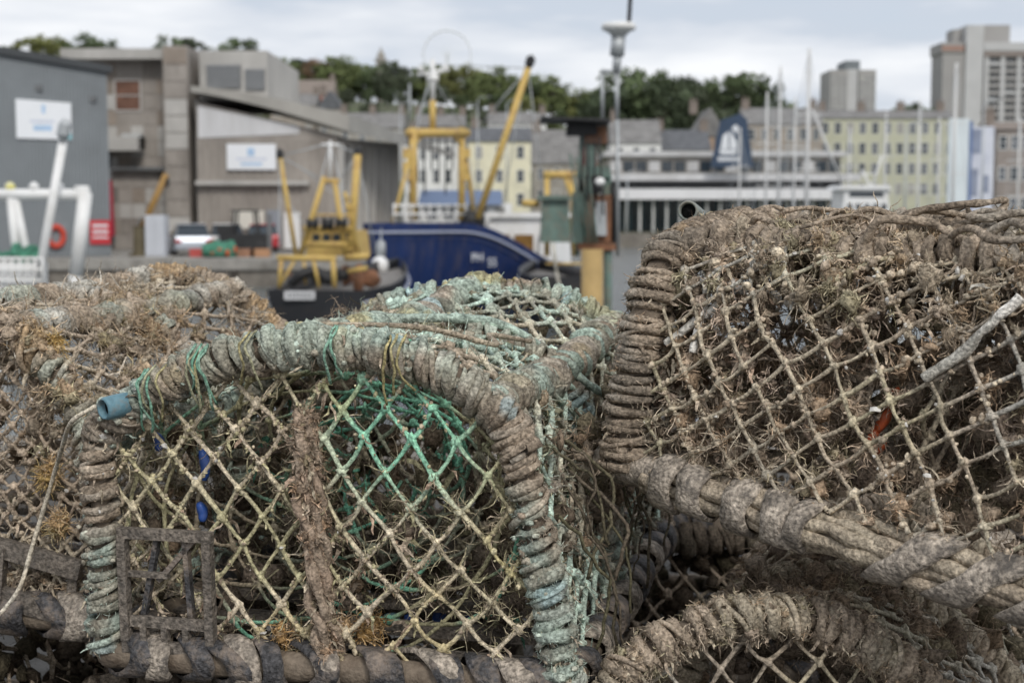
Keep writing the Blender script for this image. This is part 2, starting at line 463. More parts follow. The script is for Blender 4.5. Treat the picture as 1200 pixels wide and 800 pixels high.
class Pot:
    """frame of one pot: O left front base, W across, A along, prof: (w,h) outline over the top"""
    def __init__(s, O, W, A, L, prof, sag=.0, seed=0, grow=.0):
        s.grow = grow
        s.O, s.W, s.A, s.L = np.asarray(O, float), nrm(W), nrm(A), L
        s.U = nrm(np.cross(s.W, s.A))
        if s.U[2] < 0: s.U = -s.U
        p = catmull(prof, 240); a = arclen(p); s.La = a[-1]
        t = np.linspace(0, a[-1], 240)
        s.pt = t; s.pw = np.interp(t, a, p[:, 0]); s.ph = np.interp(t, a, p[:, 1])
        s.wid = s.pw[-1] - s.pw[0]; s.sag = sag; s.seed = seed
    def S(s, u, v, off=0.0):
        """point over the arch: u metres along A, v metres of arc"""
        u = np.asarray(u, float); v = np.asarray(v, float)
        w = np.interp(v, s.pt, s.pw); h = np.interp(v, s.pt, s.ph)
        k = 1 - s.sag * np.sin(np.pi * np.clip(u / s.L, 0, 1)) ** 2
        c = s.wid / 2
        w = c + (w - c) * (.3 + .7 * k) ; h = h * k * (1 + s.grow * np.clip(u / s.L, -.1, 1.1))
        e = 1e-3
        w2 = np.interp(v + e, s.pt, s.pw) - np.interp(v - e, s.pt, s.pw); h2 = np.interp(v + e, s.pt, s.ph) - np.interp(v - e, s.pt, s.ph)
        nn = np.sqrt(w2 ** 2 + h2 ** 2) + 1e-9
        w = w + off * (-h2 / nn); h = h + off * (w2 / nn)
        return s.O + u[..., None] * s.A + w[..., None] * s.W + h[..., None] * s.U
    def E(s, u, w, h):
        return s.O + np.asarray(u, float)[..., None] * s.A + np.asarray(w, float)[..., None] * s.W + np.asarray(h, float)[..., None] * s.U
    def hoop(s, u, n=160, v0=0, v1=None):
        v = np.linspace(v0, s.La if v1 is None else v1, n)
        return s.S(np.full(n, u), v)
    def inside_end(s, inset=.012):
        poly = np.stack([s.pw, s.ph], -1)
        c = np.array([s.wid / 2, .12]); 
        poly = c + (poly - c) * (1 - inset / .25)
        def f(wh):
            x, y = wh[..., 0], wh[..., 1]; r = np.zeros(x.shape, bool)
            n = len(poly); j = n - 1
            for i in range(0, n):
                xi, yi = poly[i]; xj, yj = poly[j]
                cnd = ((yi > y) != (yj > y)) & (x < (xj - xi) * (y - yi) / (yj - yi + 1e-12) + xi)
                r ^= cnd; j = i
            return r & (y > .0)
        return f

def winding(mb, path, ref, R, r, pitch, colf, seed=0, S=7, per=12, jit=.18, strand=True):
    """rope wound round a bar: path (n,3), ref one perpendicular direction; pitch/r may be callables of arc 0..1"""
    rg = np.random.default_rng(seed)
    a = arclen(path); Ltot = a[-1]
    # integrate phase with uneven pitch
    s = np.linspace(0, Ltot, 4000)
    pf = pitch(s / Ltot) if callable(pitch) else np.full(s.shape, pitch)
    nse = vnoise(np.stack([s * 22, s * 0, s * 0], -1), 1, seed)
    ph = np.concatenate([[0], np.cumsum((2 * np.pi / (pf * (.65 + .7 * nse)))[:-1] * np.diff(s))])
    n = int(ph[-1] / (2 * np.pi) * per)
    phi = np.linspace(0, ph[-1], n); sa = np.interp(phi, ph, s)
    c = np.stack([np.interp(sa, a, path[:, q]) for q in range(3)], -1)
    T = nrm(np.gradient(c, axis=0))
    n1 = nrm(np.asarray(ref) - (T * np.asarray(ref)).sum(-1, keepdims=True) * T); n2 = np.cross(T, n1)
    rr = r(sa / Ltot) if callable(r) else np.full(n, r)
    turn = phi / (2 * np.pi)
    tn = vnoise(np.stack([turn * .9, turn * 0 + 3, turn * 0], -1), 1, seed + 5)
    rr = rr * (1 + jit * 2.2 * (tn - .5)) * (.8 + .4 * vnoise(np.stack([phi * .55, phi * 0 + 9, phi * 0], -1), 1, seed + 6))
    lump = vnoise(c, 38, seed + 9) - .5
    Rr = R + rr * .65 + R * .55 * lump + .003 * (tn - .5) + .0035 * (vnoise(c, 90, seed + 12) - .5)
    rad = np.cos(phi)[:, None] * n1 + np.sin(phi)[:, None] * n2
    p = c + rad * Rr[:, None] + T * (rr * .5 * np.sin(turn * 3.1 + lump * 6))[:, None]
    col = colf(p, sa / Ltot, turn)
    th = np.arange(S) * 2 * np.pi / S
    rs = rr[:, None] * (1 + (.24 * np.cos(3 * th[None] + (phi * 1.3)[:, None] * 2.0) if strand else 0) + .4 * (vnoise(p, 130, seed)[:, None] - .5))
    mb.tubes(p[None], rs[None], S, np.asarray(col)[None], ref=rad[None])
    return p

def net(mb, mapf, inside, u0, u1, v0, v1, cu, cv, r, colf, seed=0, jit=.12, K=4, knot=2.15, drop=.02, shear=0., S=5, sagz=.002, bigj=.9, wav=.004):
    """knotted diamond net over a (u,v) surface; returns sample points"""
    rg = np.random.default_rng(seed)
    iu = np.arange(math.floor(u0 / cu) - 2, math.ceil(u1 / cu) + 3); iv = np.arange(math.floor(v0 / cv) - 2, math.ceil(v1 / cv) + 3)
    I, J = np.meshgrid(iu, iv, indexing='ij')
    def node(i, j):
        q = np.stack([i * 1.0, j * 1.0, i * 0.0], -1)
        big = (vnoise(q, .23, seed + 30) - .5) * bigj
        big2 = (vnoise(q, .21, seed + 31) - .5) * bigj
        ju = (_h(i + 500, j + 500, i * 0 + 1, seed) - .5) * 2 * jit + big
        jv = (_h(i + 500, j + 500, i * 0 + 2, seed) - .5) * 2 * jit + big2
        return np.stack([(i + ju + shear * j) * cu, (j + jv) * cv], -1)
    even = (I + J) % 2 == 0
    i, j = I[even], J[even]
    A, B = [], []
    for du in (1, -1):
        A.append(node(i, j)); B.append(node(i + du, j + 1))
    A, B = np.concatenate(A), np.concatenate(B)
    ia, ib = inside(A), inside(B)
    sel = (ia | ib) & (rg.uniform(0, 1, len(A)) > drop)
    A, B, ia, ib = A[sel], B[sel], ia[sel], ib[sel]
    sw = ~ia; A[sw], B[sw] = B[sw].copy(), A[sw].copy(); cut = ~(ia & ib)
    lo, hi = np.zeros(len(A)), np.ones(len(A))
    for _ in range(7):
        m = (lo + hi) / 2; ok = inside(A + (B - A) * m[:, None])
        lo = np.where(ok, m, lo); hi = np.where(ok, hi, m)
    f = np.where(cut, lo, 1.0)
    B = A + (B - A) * f[:, None]
    t = np.linspace(0, 1, K)[None, :, None]
    UV = A[:, None] * (1 - t) + B[:, None] * t
    UV = UV + rg.normal(0, 1, (len(A), 1, 2)) * np.array([cu, cv]) * .05 * np.sin(np.pi * t)
    P = mapf(UV[..., 0], UV[..., 1])
    P = P + vnoise3(P, 24, seed) * wav
    P[..., 2] -= sagz * np.sin(np.pi * t[..., 0])
    R = r * (.75 + .55 * vnoise(P, 40, seed + 3)) * rg.uniform(.85, 1.15, (len(A), 1))
    R = R * (1 + .30 * np.abs(2 * t[..., 0] - 1) ** 3)
    C = colf(P)
    mb.tubes(P, R, S, C)
    kn = P[:, 0]
    kc = C[:, 0]
    lumps(mb, kn, r * knot * rg.uniform(.8, 1.2, len(kn)), kc * 1.12, seed, .8)
    return P

def pick(P, n, seed, thr=None, scale=9, gseed=0):
    """random sample of strand points, clumped by a noise field"""
    rg = np.random.default_rng(seed)
    q = P.reshape(-1, 3)
    w = np.clip(vnoise(q, scale, gseed) - (thr or 0), 0, None) ** 2 + 1e-5
    return q[rg.choice(len(q), n, p=w / w.sum())]

def strip_band(c, T, ref, ra, width, skew, thick, seed):
    """one flat strip lashed round a bar at c (bar direction T)"""
    rg = np.random.default_rng(seed)
    n1 = nrm(np.asarray(ref) - np.dot(T, ref) * T); n2 = np.cross(T, n1)
    n = 26; th = np.linspace(0, 2 * np.pi, n, endpoint=False)
    r = ra * (1 + .06 * np.sin(2 * th + rg.uniform(0, 6)) + rg.normal(0, .015, n))
    ax = skew * np.sin(th + rg.uniform(-.3, .3))
    rings = []
    for (dw, dr) in ((-.5, -.001), (-.47, thick), (-.2, thick * 1.2), (.15, thick * 1.3), (.46, thick), (.5, -.001)):
        rings.append(np.asarray(c) + T * (ax + dw * width * (1 + .12 * np.sin(3 * th)))[:, None] + (np.cos(th)[:, None] * n1 + np.sin(th)[:, None] * n2) * (r + dr)[:, None])
    V = np.concatenate(rings); m = len(rings)
    k = (np.arange(m - 1) * n)[:, None]; s = np.arange(n)[None]; s2 = (s + 1) % n
    Q = np.stack([k + s, k + s2, k + n + s2, k + n + s], -1).reshape(-1, 4)
    return V, Q

def strips(parent, p0, p1, ref, ra, n, width, skew, mat_, seed, name='rubber_strip', frac=(0.03, .97)):
    rg = np.random.default_rng(seed)
    p0 = np.asarray(p0, float); p1 = np.asarray(p1, float); T = nrm(p1 - p0)
    for q in range(n):
        f = frac[0] + (frac[1] - frac[0]) * (q + .5 + rg.uniform(-.2, .2)) / n
        mb = MB()
        V, Q = strip_band(p0 + (p1 - p0) * f, T, ref, ra * rg.uniform(.97, 1.1), width * rg.uniform(.8, 1.2), skew * rg.uniform(.3, 1.3), .004, seed * 77 + q)
        V = V + vnoise3(V, 60, seed + q) * .005
        mb.add(V, Q, None, (.3, .3, .3))
        mb.build(name, M_STRIP if mat_ is M_RUBBER and q % 3 == 1 else mat_, parent, True)

def rope_bundle(mb, p0, p1, ref, R, r, n, colf, seed, twist=1.2, K=60, S=6):
    """ropes running lengthwise round a bar"""
    rg = np.random.default_rng(seed)
    p0 = np.asarray(p0, float); p1 = np.asarray(p1, float); T = nrm(p1 - p0)
    n1 = nrm(np.asarray(ref) - np.dot(T, ref) * T); n2 = np.cross(T, n1)
    t = np.linspace(0, 1, K); Ps = []
    for q in range(n):
        a = q * 2 * np.pi / n + twist * t * 2 * np.pi + rg.normal(0, .1)
        P = p0 + (p1 - p0) * t[:, None] + (np.cos(a)[:, None] * n1 + np.sin(a)[:, None] * n2) * R
        P = P + vnoise3(P, 30, seed + q) * .010
        Ps.append(P)
    P = np.stack(Ps)
    mb.tubes(P, r * (.8 + .5 * vnoise(P, 50, seed)), S, colf(P), caps=True)
    return P

def pipe(parent, c, d, r, ln, m, name='pipe_end'):
    """open-ended pipe whose mouth is at c, running along d"""
    c = np.asarray(c, float); d = nrm(d)
    mb = MB(); t = r * .26
    mb.lathe([(r - t, .045), (r - t, .0), (r - t * .6, -.002), (r, .002), (r * 1.02, ln * .3), (r, ln)], c, 20, axis=d)
    o = mb.build(name, m, parent, True)
    mb = MB(); mb.lathe([(r - t - .0005, .007), (.0001, .0075)], c, 20, axis=d); mb.build('bore_shade', M_BORE_SHADE, o, True)  # black disc just inside the mouth, painted shade for the deep bore
    return o
GROUP_POTS = 'lobster pots heaped on the quay'

def messy(parent, pts, ref, R, colf, seed, n=3, rr=(.0034, .0056)):
    """several thin ropes wrapped over each other at different slants, with slack bights"""
    rg_ = np.random.default_rng(seed)
    for q in range(n):
        mb = MB(); P = pts if q % 2 == 0 else pts[::-1]
        P = P + vnoise3(P, 16, seed + q) * .012
        winding(mb, P, ref if q % 2 == 0 else -np.asarray(ref), R + .0018 * q, rg_.uniform(*rr), (.019, .027, .040, .022)[q % 4], colf, seed + 31 * q, S=6, per=16, jit=.4)
        mb.build('rope_wrap', M_ROPE, parent, True)

def pot_frame(pot, root, hoops, R, r, pitch, colf, seed, per=12, mess=None):
    """wound hoops of a pot; hoops: list of u positions"""
    allp = []
    for q, u in enumerate(hoops):
        pts = pot.hoop(u)
        mb = MB(); mb.tube(pts, R, 7, (.2, .16, .12), ref=np.broadcast_to(pot.A, pts.shape))
        h = mb.build('hoop', M_BAR, root, True)
        mb = MB()
        p = winding(mb, pts, pot.A, R, r, pitch, colf, seed + q * 13, per=per)
        mb.build('rope_winding', M_ROPE, h, True)
        mb = MB(); winding(mb, pts[::-1], -pot.A, R + .006, .0034, .055, colf, seed + q * 13 + 7, per=40, strand=False, S=6)   # thin line laid over the turns
        mb.build('twine_lashing', M_TWINE, h, True)
        if mess and q != 1:
            v = np.linspace(mess[0], mess[1], 90) * pot.La; messy(h, pot.S(np.full(90, u), v), pot.A, R, colf, seed + 100 + q)
        allp.append(p)
    return allp

def base_bars(pot, root, ra, spec, seed):
    """four base bars; spec[side] = (n strips, width, skew, material)"""
    z = np.zeros(1)
    c = [pot.E(0, 0, 0), pot.E(0, pot.wid, 0), pot.E(pot.L, pot.wid, 0), pot.E(pot.L, 0, 0)]
    c = [np.asarray(q).reshape(3) for q in c]
    for side, (a, b) in enumerate(((0, 1), (1, 2), (2, 3), (3, 0))):
        d = nrm(c[b] - c[a])
        p0, p1 = c[a] - d * .004, c[b] + d * .004
        mb = MB(); K = 24; t = np.linspace(0, 1, K)[:, None]
        P = p0 + (p1 - p0) * t; P = P + vnoise3(P, 20, seed) * .006
        mb.tube(P, ra * .8, 9, (.2, .16, .12)); o = mb.build('base_bar', M_BAR, root, True)
        if spec.get(side):
            n, w, sk, m = spec[side]
            strips(o, p0, p1, pot.U, ra, n, w, sk, m, seed + side * 5)

def floor_slats(pot, root, n, seed):
    for q in range(n):
        u = pot.L * (q + .5) / n
        mb = MB()
        a = pot.E(u, .01, .004).reshape(3); b = pot.E(u, pot.wid - .01, .004).reshape(3)
        mb.bar(a, b, .028, .012)
        mb.build('floor_slat', M_HATCH, root)

# ================================================================== the pot in the middle
cO = at(128, 772, 1.60); cO[2] = .318
cR = at(662, 772, 1.475); cR[2] = .318
PC_prof = [(0, 0), (.0, .12), (.0, .235), (.018, .272), (.066, .304), (.117, .332), (.178, .350), (.262, .360), (.340, .352), (.397, .332), (.437, .304), (.459, .275), (.475, .205), (.493, .118), (.512, 0)]
cW = nrm(cR - cO); cWid = np.linalg.norm(cR - cO)
PC_prof = [(w * cWid / .512, h) for w, h in PC_prof]
cA = np.array([-cW[1] + .03, cW[0], .045])
PC = Pot(cO, cW, cA, .64, PC_prof, sag=.06, seed=1)
r_c = thing('lobster_pot', 'greenish-grey roped lobster pot with pale diamond net and blue pipe end', 'lobster pot', [*(cO + cR)[:2] / 2, .325], GROUP_POTS)

def col_c(p, s, turn):
    f = vnoise(p, 14, 3); g = vnoise(p, 30, 4); t1 = vnoise(np.stack([turn * .8, turn * 0, turn * 0], -1), 1, 8)
    c = mixc(SAGE * .95, BROWN * 1.15, sm(f, .4, .66))
    c = mixc(c, GREY * 1.1, sm(t1, .5, .8) * .45)
    c = mixc(c, BROWN, sm(vnoise(p, 45, 31), .4, .65) * .6)
    top = sm(p[..., 2], .60, .72)
    c = mixc(c, PALEG * 1.0, top * sm(g, .35, .6) * .75)
    c = mixc(c, YEL * .9, sm(vnoise(p, 22, 17), .70, .8) * .65 * top)
    c = mixc(c, np.array([.22, .33, .36]), sm(vnoise(p, 26, 19), .72, .84) * .5)
    c = mixc(c, DARKB * 1.2, sm(vnoise(p, 55, 21), .62, .8) * .55)
    return c * (.75 + .55 * vnoise(p, 90, 6))[..., None]

def pitch_c(s): return .0105 + .0030 * sm(s, .22, .32) * (1 - sm(s, .66, .78)) + .002 * sm(s, .8, .9)
def rad_c(s): return .0056 + .0010 * sm(s, .22, .32) * (1 - sm(s, .68, .8)) + .0012 * sm(s, .8, .9)
hp_c = pot_frame(PC, r_c, [0, .33, .64], .0118, rad_c, pitch_c, col_c, 21, per=24, mess=(.25, .76))
base_bars(PC, r_c, .022, {0: (15, .030, .036, M_RUBBER), 1: (10, .040, .02, M_RUBBER), 3: (6, .035, .02, M_RUBBER), 2: (6, .035, .02, M_RUBBER)}, 3)
floor_slats(PC, r_c, 7, 5)

# shoulder bars with loosely wound rope
for v_, sd in ((PC.La * .705, 41), (PC.La * .235, 42), (PC.La * .5, 43)):
    uu = np.linspace(-.01, .66, 60)
    pts = PC.S(uu, np.full(60, v_), .004)
    mb = MB(); mb.tube(pts, .009, 7, (.2, .16, .12)); sb = mb.build('shoulder_bar', M_BAR, r_c, True)
    mb = MB(); winding(mb, pts, PC.U, .010, .0080, .019, col_c, sd, per=16); mb.build('rope_winding', M_ROPE, sb, True)
    if sd == 41: messy(sb, pts, PC.U, .0105, lambda p, s, t: mixc(mixc(PALEG, SAGE * .95, vnoise(p, 30, 9)), BROWN, sm(vnoise(p, 18, 12), .5, .72) * .7), 77, 3, (.0035, .0052))

def col_net_c(p):
    f = vnoise(p, 9, 51)
    c = mixc(OLIVE * 1.05, TAN * 1.15, sm(f, .25, .55))
    c = mixc(c, BROWN * 1.1, sm(vnoise(p, 12, 52), .55, .8) * .6)
    g = np.exp(-(((p[..., 0] + .115) / .085) ** 2 + ((p[..., 2] - .60) / .085) ** 2))
    c = mixc(c, GREEN * 1.05, np.clip(g * 1.5 - .15, 0, .9) * (vnoise(p, 25, 53) > .28))
    c = mixc(c, YEL, sm(vnoise(p, 11, 55), .74, .82) * .45)
    return c * (.8 + .45 * vnoise(p, 130, 54))[..., None]

insE = PC.inside_end(.014)
mb = MB()
Nc = net(mb, lambda a, b: PC.E(.004 + .012 * np.sin(a * 12) * np.sin(b * 9), a, b), insE, 0, PC.wid, 0, .38, .0268, .0325, .0024, lambda p: col_net_c(p) * 1.1, 61, jit=.10, K=5, sagz=.002, bigj=.65, wav=.005)
mb.build('end_net', M_TWINE, r_c, True)
mb = MB()
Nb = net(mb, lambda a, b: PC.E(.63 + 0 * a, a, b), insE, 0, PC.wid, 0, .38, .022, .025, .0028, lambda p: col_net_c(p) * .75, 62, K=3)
mb.build('end_net', M_TWINE, r_c, True)
mb = MB()
def col_top_c(p):
    c = mixc(PALEG * 1.05, TAN * 1.15, sm(vnoise(p, 10, 71), .4, .7))
    c = mixc(c, BROWN, sm(vnoise(p, 15, 72), .55, .75) * .75)
    return c * (.8 + .4 * vnoise(p, 120, 73))[..., None]
Ns = net(mb, lambda a, b: PC.S(a, b, .006), lambda q: (q[..., 0] > .005) & (q[..., 0] < .635) & (q[..., 1] > .005) & (q[..., 1] < PC.La - .005),
         0, .64, 0, PC.La, .036, .024, .0032, col_top_c, 63, K=4, jit=.2, drop=.05)
mb.build('side_net', M_TWINE, r_c, True)
# inner funnel net, bright green twine, sagging behind the end net
mb = MB()
def funnel(a, b):
    rr = .05 + .42 * (1 - b) * .45; th = a * 2 * np.pi
    return PC.E(.04 + .22 * b, .25 + np.cos(th) * rr * 1.05, .19 + np.sin(th) * rr * .8)
def col_fun(p):
    c = mixc(GREEN, OLIVE, sm(vnoise(p, 12, 81), .4, .62)); return mixc(c, BROWN, sm(vnoise(p, 16, 82), .45, .7) * .8)
Nf = net(mb, funnel, lambda q: (q[..., 0] > -.01) & (q[..., 0] < 1.01) & (q[..., 1] > 0) & (q[..., 1] < 1), 0, 1, 0, 1, .045, .085, .0022, col_fun, 64, K=4)
mb.build('funnel_net', M_TWINE, r_c, True)
# a mid parlour net
mb = MB()
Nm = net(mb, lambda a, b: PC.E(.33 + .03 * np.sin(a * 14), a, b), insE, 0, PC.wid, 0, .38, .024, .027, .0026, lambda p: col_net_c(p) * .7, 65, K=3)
mb.build('parlour_net', M_TWINE, r_c, True)

# weed-clad rope hanging down the front
mb = MB()
pts = catmull([PC.E(.004, .250, .285).reshape(3), PC.E(-.006, .252, .235).reshape(3), PC.E(-.010, .258, .16).reshape(3), PC.E(-.008, .266, .08).reshape(3), PC.E(-.004, .272, .01).reshape(3)], 90)
for q in range(4):
    a_ = q * 1.57 + np.linspace(0, 9, 90); P = pts + (np.cos(a_)[:, None] * PC.W + np.sin(a_)[:, None] * PC.A) * (.007 + .004 * vnoise(pts, 30, q))[:, None] + vnoise3(pts, 40, q) * .012
    mb.tube(P, .0055 * (.6 + .9 * vnoise(P, 60, q)), 7, mixc(BROWN * 1.2, np.array([.27, .2, .15]), vnoise(P, 40, 91)))
mb.build('hanging_rope', M_ROPE, r_c, True)
HANG = pts

# plastic escape hatch
mb = MB()
def hb(w0, h0, w1, h1, wd, dep=-.010, th=.009):
    mb.bar(PC.E(dep, w0, h0).reshape(3), PC.E(dep, w1, h1).reshape(3), th, wd, up=PC.U)
mb0 = mb
hb(.025, .013, .14, .013, .014)
hatch = mb.build('escape_hatch', M_HATCH, r_c)
for (w0, h0, w1, h1, wd) in ((.03, .02, .03, .139, .012), (.134, .02, .134, .139, .012)):
    mb = MB(); mb.bar(PC.E(-.0105, w0, h0).reshape(3), PC.E(-.0105, w1, h1).reshape(3), .012, .010, up=PC.W); mb.build('hatch_bar', M_HATCH, hatch)
mb = MB(); hb(.025, .145, .14, .145, .012); mb.build('hatch_bar', M_HATCH, hatch)
for (w0, h0, w1, h1, wd) in ((.036, .043, .128, .043, .012), (.036, .098, .085, .098, .006)):
    mb = MB(); mb.bar(PC.E(-.0102, w0, h0).reshape(3), PC.E(-.0102, w1, h1).reshape(3), .007, wd, up=PC.U); mb.build('hatch_bar', M_HATCH, hatch)
for w0 in (.052, .078, .104):
    mb = MB(); mb.bar(PC.E(-.0098, w0, .020).reshape(3), PC.E(-.0098, w0, .037).reshape(3), .010, .007, up=PC.W); mb.build('hatch_bar', M_HATCH, hatch)
for (w0, w1, h0, h1) in ((.05, .07, .05, .139), (.115, .07, .139, .09), (.108, .104, .05, .139)):
    mb = MB(); mb.bar(PC.E(-.004, w0, h0).reshape(3), PC.E(-.004, w1, h1).reshape(3), .009, .006, up=PC.W); mb.build('hatch_bar', M_RUBBER, hatch)

pipe(r_c, at(122, 479, 1.545), (.66, .74, .10), .0128, .06, M_PIPEB)
# blue plastic scraps and beads
for (px, py, d, s, ang) in ((236, 545, 1.615, .018, .1), (233, 600, 1.59, .011, .15), (182, 518, 1.62, .010, .8)):
    mb = MB(); c = at(px, py, d)
    q = catmull([c + np.array([0, 0, s]), c + np.array([.004, .003, 0]), c + np.array([.004 * math.sin(ang * 9), 0, -s])], 8)
    mb.tube(q, np.array([.003, .005, .006, .0065, .006, .0055, .005, .003]), 6)
    mb.build('plastic_scrap', M_BLUE, r_c, True)
for px in (312, 335, 459, 482, 515, 550, 600):
    mb = MB(); lumps(mb, [at(px, 719 + (px % 7), 1.75)], .0085, (.1, .2, .3), px, .3, True); mb.build('bead', M_BLUE if px % 3 else M_PIPEB, r_c, True)

# growth
mb = MB()
rg = np.random.default_rng(5)
for q, hp in enumerate(hp_c):
    n = (13000, 3000, 4000)[q]
    p = pick(hp, n, q, .25, 16, 4)
    cc = mixc(SAGE, BROWN, sm(vnoise(p, 14, 3), .35, .6)) * rg.uniform(.6, 1.25, (n, 1))
    fibres(mb, p, rg.normal(0, 1, (n, 3)) + PC.U * .1, rg.uniform(.003, .010, n), .0006, cc, 1.2, 3, q)
for P_, n, ln in ((Nc, 1800, .005), (Ns, 6000, .010), (Nb, 2000, .010)):
    p = pick(P_, n, 3, .35, 14, 7)
    cc = mixc(BROWN * 1.1, OLIVE, rg.uniform(0, .8, n)) * rg.uniform(.55, 1.2, (n, 1))
    fibres(mb, p, rg.normal(0, 1, (n, 3)) + np.array([0, 0, -.5]), rg.uniform(.3, 1, n) * ln, .0008, cc, 1.3, 3, n)
moss(mb, HANG[rg.integers(0, 90, 80)] + rg.normal(0, .006, (80, 3)), rg.uniform(.004, .013, 80), 50, BROWN * 1.05, np.array([.29, .21, .15]), 171, .005)
fronds(mb, HANG, 260, 535, (np.array([.27, .2, .15]), BROWN * 1.2, TAN * .9), (.012, .035), (.001, .003), 4, 0)
ph_ = HANG[rg.integers(0, len(HANG), 3500)] + rg.normal(0, .006, (3500, 3))
fibres(mb, ph_, rg.normal(0, 1, (3500, 3)) + np.array([0, -.2, -.7]), rg.uniform(.003, .007, 3500), .0006, mixc(BROWN * 1.2, np.array([.29, .21, .15]), rg.uniform(0, 1, 3500)), 1.3, 3, 17)
# matted clumps inside and on the side nets
def inner_clumps(pot, n, seed, hmax=.30, lo=.015):
    rg = np.random.default_rng(seed)
    return pot.E(rg.uniform(.08, pot.L - .03, n), rg.uniform(.03, pot.wid - .03, n), lo + (hmax - lo) * rg.uniform(0, 1, n) ** 2.0)
ic = inner_clumps(PC, 190, 6, .26)
moss(mb, ic, rg.uniform(.012, .032, len(ic)), 50, DARKB * .8, BROWN * .8, 8, .012)
tangle(mb, ic[:90], .04, 14, DARKB * .8, OLIVE * .7, 9, rad=.0011)
sc_ = pick(Ns, 150, 9, .4, 10, 72)
moss(mb, sc_, rg.uniform(.006, .017, len(sc_)), 50, BROWN, SAGE, 10)
fc_ = np.stack([at(*q) for q in ((330, 742, 1.56), (352, 748, 1.56), (405, 735, 1.55), (428, 742, 1.55), (440, 730, 1.56), (385, 748, 1.55))])
moss(mb, fc_, .016, 120, OCHRE * .8, TAN, 11)
crust(mb, Nc, 1300, 501, BROWN * 1.2, OLIVE * 1.2, (.0013, .0032), gseed=7)
fronds(mb, Nc, 500, 531, (BROWN * 1.1, OLIVE, DARKB, np.array([.26, .19, .14])), (.008, .03), (.0008, .0022), 7, .4)
fronds(mb, Ns, 600, 532, (BROWN, SAGE, DARKB, TAN), (.01, .03), (.0008, .0025), 72)
fronds(mb, hp_c[0], 350, 533, (BROWN, SAGE, TAN), (.008, .025), (.0008, .002), 4)
fronds(mb, ic, 500, 534, (BROWN * 1.2, OLIVE * .9, DARKB, GREEN * .5), (.02, .06), (.001, .004), 4, 0)
crust(mb, hp_c[0], 700, 502, BROWN, SAGE * 1.2, (.002, .005), 4, .004)
crust(mb, Ns, 900, 503, BROWN, PALEG, (.002, .005), 72)
web(mb, Nc, 1500, 504, PC.W, PC.U, .016, BROWN, OLIVE * .9, 7, .38)
web(mb, Ns, 3500, 505, PC.W, PC.A, .022, BROWN, PALEG, 72, .3)
bc = PC.E(np.full(160, .62) + rg.normal(0, .01, 160), rg.uniform(.02, PC.wid - .02, 160), .33 * rg.uniform(0, 1, 160)); moss(mb, bc, rg.uniform(.012, .03, 160), 40, DARKB, BROWN * .9, 506, .012, fine=False)
lc = PC.E(rg.uniform(.05, .6, 90), np.where(rg.uniform(0, 1, 90) < .5, .015, PC.wid - .02), rg.uniform(.02, .26, 90)); moss(mb, lc, rg.uniform(.012, .028, 90), 40, DARKB, BROWN * 1.05, 507, .012, fine=False)
mb.build('weed_growth', M_FOUL, r_c, True)['kind'] = 'stuff'
shells(r_c, np.concatenate([Nc.reshape(-1, 3), hp_c[0], Ns.reshape(-1, 3)]), 260, 508)
# hanks of old twine drooping down the right-hand side
mb = MB()
for q in range(20):
    u0 = rg.uniform(.02, .6); v0 = PC.La * rg.uniform(.74, .86)
    a = PC.S(np.array([u0]), np.array([v0]), .012)[0]; ln = rg.uniform(.08, .24)
    b = a + PC.W * rg.uniform(.03, .08) + PC.A * rg.uniform(-.04, .04); b = b + np.array([0, 0, -ln])
    m = (a + b) / 2 + PC.W * .03 + rg.normal(0, .012, 3)
    P = catmull([a, m, b], 14)
    c = mixc(OLIVE * .30, BROWN * .45, np.full(14, rg.uniform(0, 1)))
    mb = MB(); mb.tube(P + vnoise3(P, 60, q) * .012, .0012 + .0012 * rg.uniform(0, 1), 5, c); mb.build('loose_twine', M_TWINE, r_c, True)
# loose pale line lying along the top
mb = MB()
P = catmull(PC.S(np.array([.02, .05, .10, .16, .22, .30]), PC.La * np.array([.50, .56, .60, .65, .63, .66]), .022), 60)
mb.tube(P, .0036 * (.8 + .4 * vnoise(P, 60, 5)), 6, mixc(BROWN, TAN, vnoise(P, 30, 6)))
mb.build('loose_line', M_ROPE, r_c, True); mb = MB()
P = catmull(PC.S(np.array([.06, .16, .26, .34, .36, .46, .60]), PC.La * np.array([.36, .45, .52, .62, .74, .77, .74]), np.array([.012, .018, .02, .018, .02, .02, .01])), 90)
mb.tube(P, .0058 * (.7 + .6 * vnoise(P, 60, 5)), 7, mixc(PALEG, SAGE * .9, vnoise(P, 30, 6)))
mb.build('loose_line', M_ROPE, r_c, True)
# knotted green and yellow twine ends on the top rope
for (w_, col, k_) in ((.135, GREEN, 4), (.128, YEL, 3), (.075, GREEN, 3), (.36, YEL, 3), (.085, YEL, 2), (.30, GREEN, 2), (.20, YEL, 2)):
    for q in range(k_):
        mb = MB(); hh = np.interp(w_, PC.pw, PC.ph); w2 = w_ + rg.uniform(-.01, .01)
        P = catmull([PC.E(-.008, w2, hh + .024).reshape(3), PC.E(-.030, w2 + rg.uniform(-.004, .004), hh + .010).reshape(3), PC.E(-.028, w2 + rg.uniform(-.006, .006), hh - .012).reshape(3), PC.E(-.012, w2 + rg.uniform(-.012, .012), hh - .03 - rg.uniform(0, .02)).reshape(3)], 14)
        mb.tube(P + vnoise3(P, 90, q) * .004, .0015 * (.7 + .6 * vnoise(P, 200, q)), 5, mixc(col * .75, SAGE, np.full(14, rg.uniform(.1, .5)))); mb.build('twine_end', M_TWINE, r_c, True)

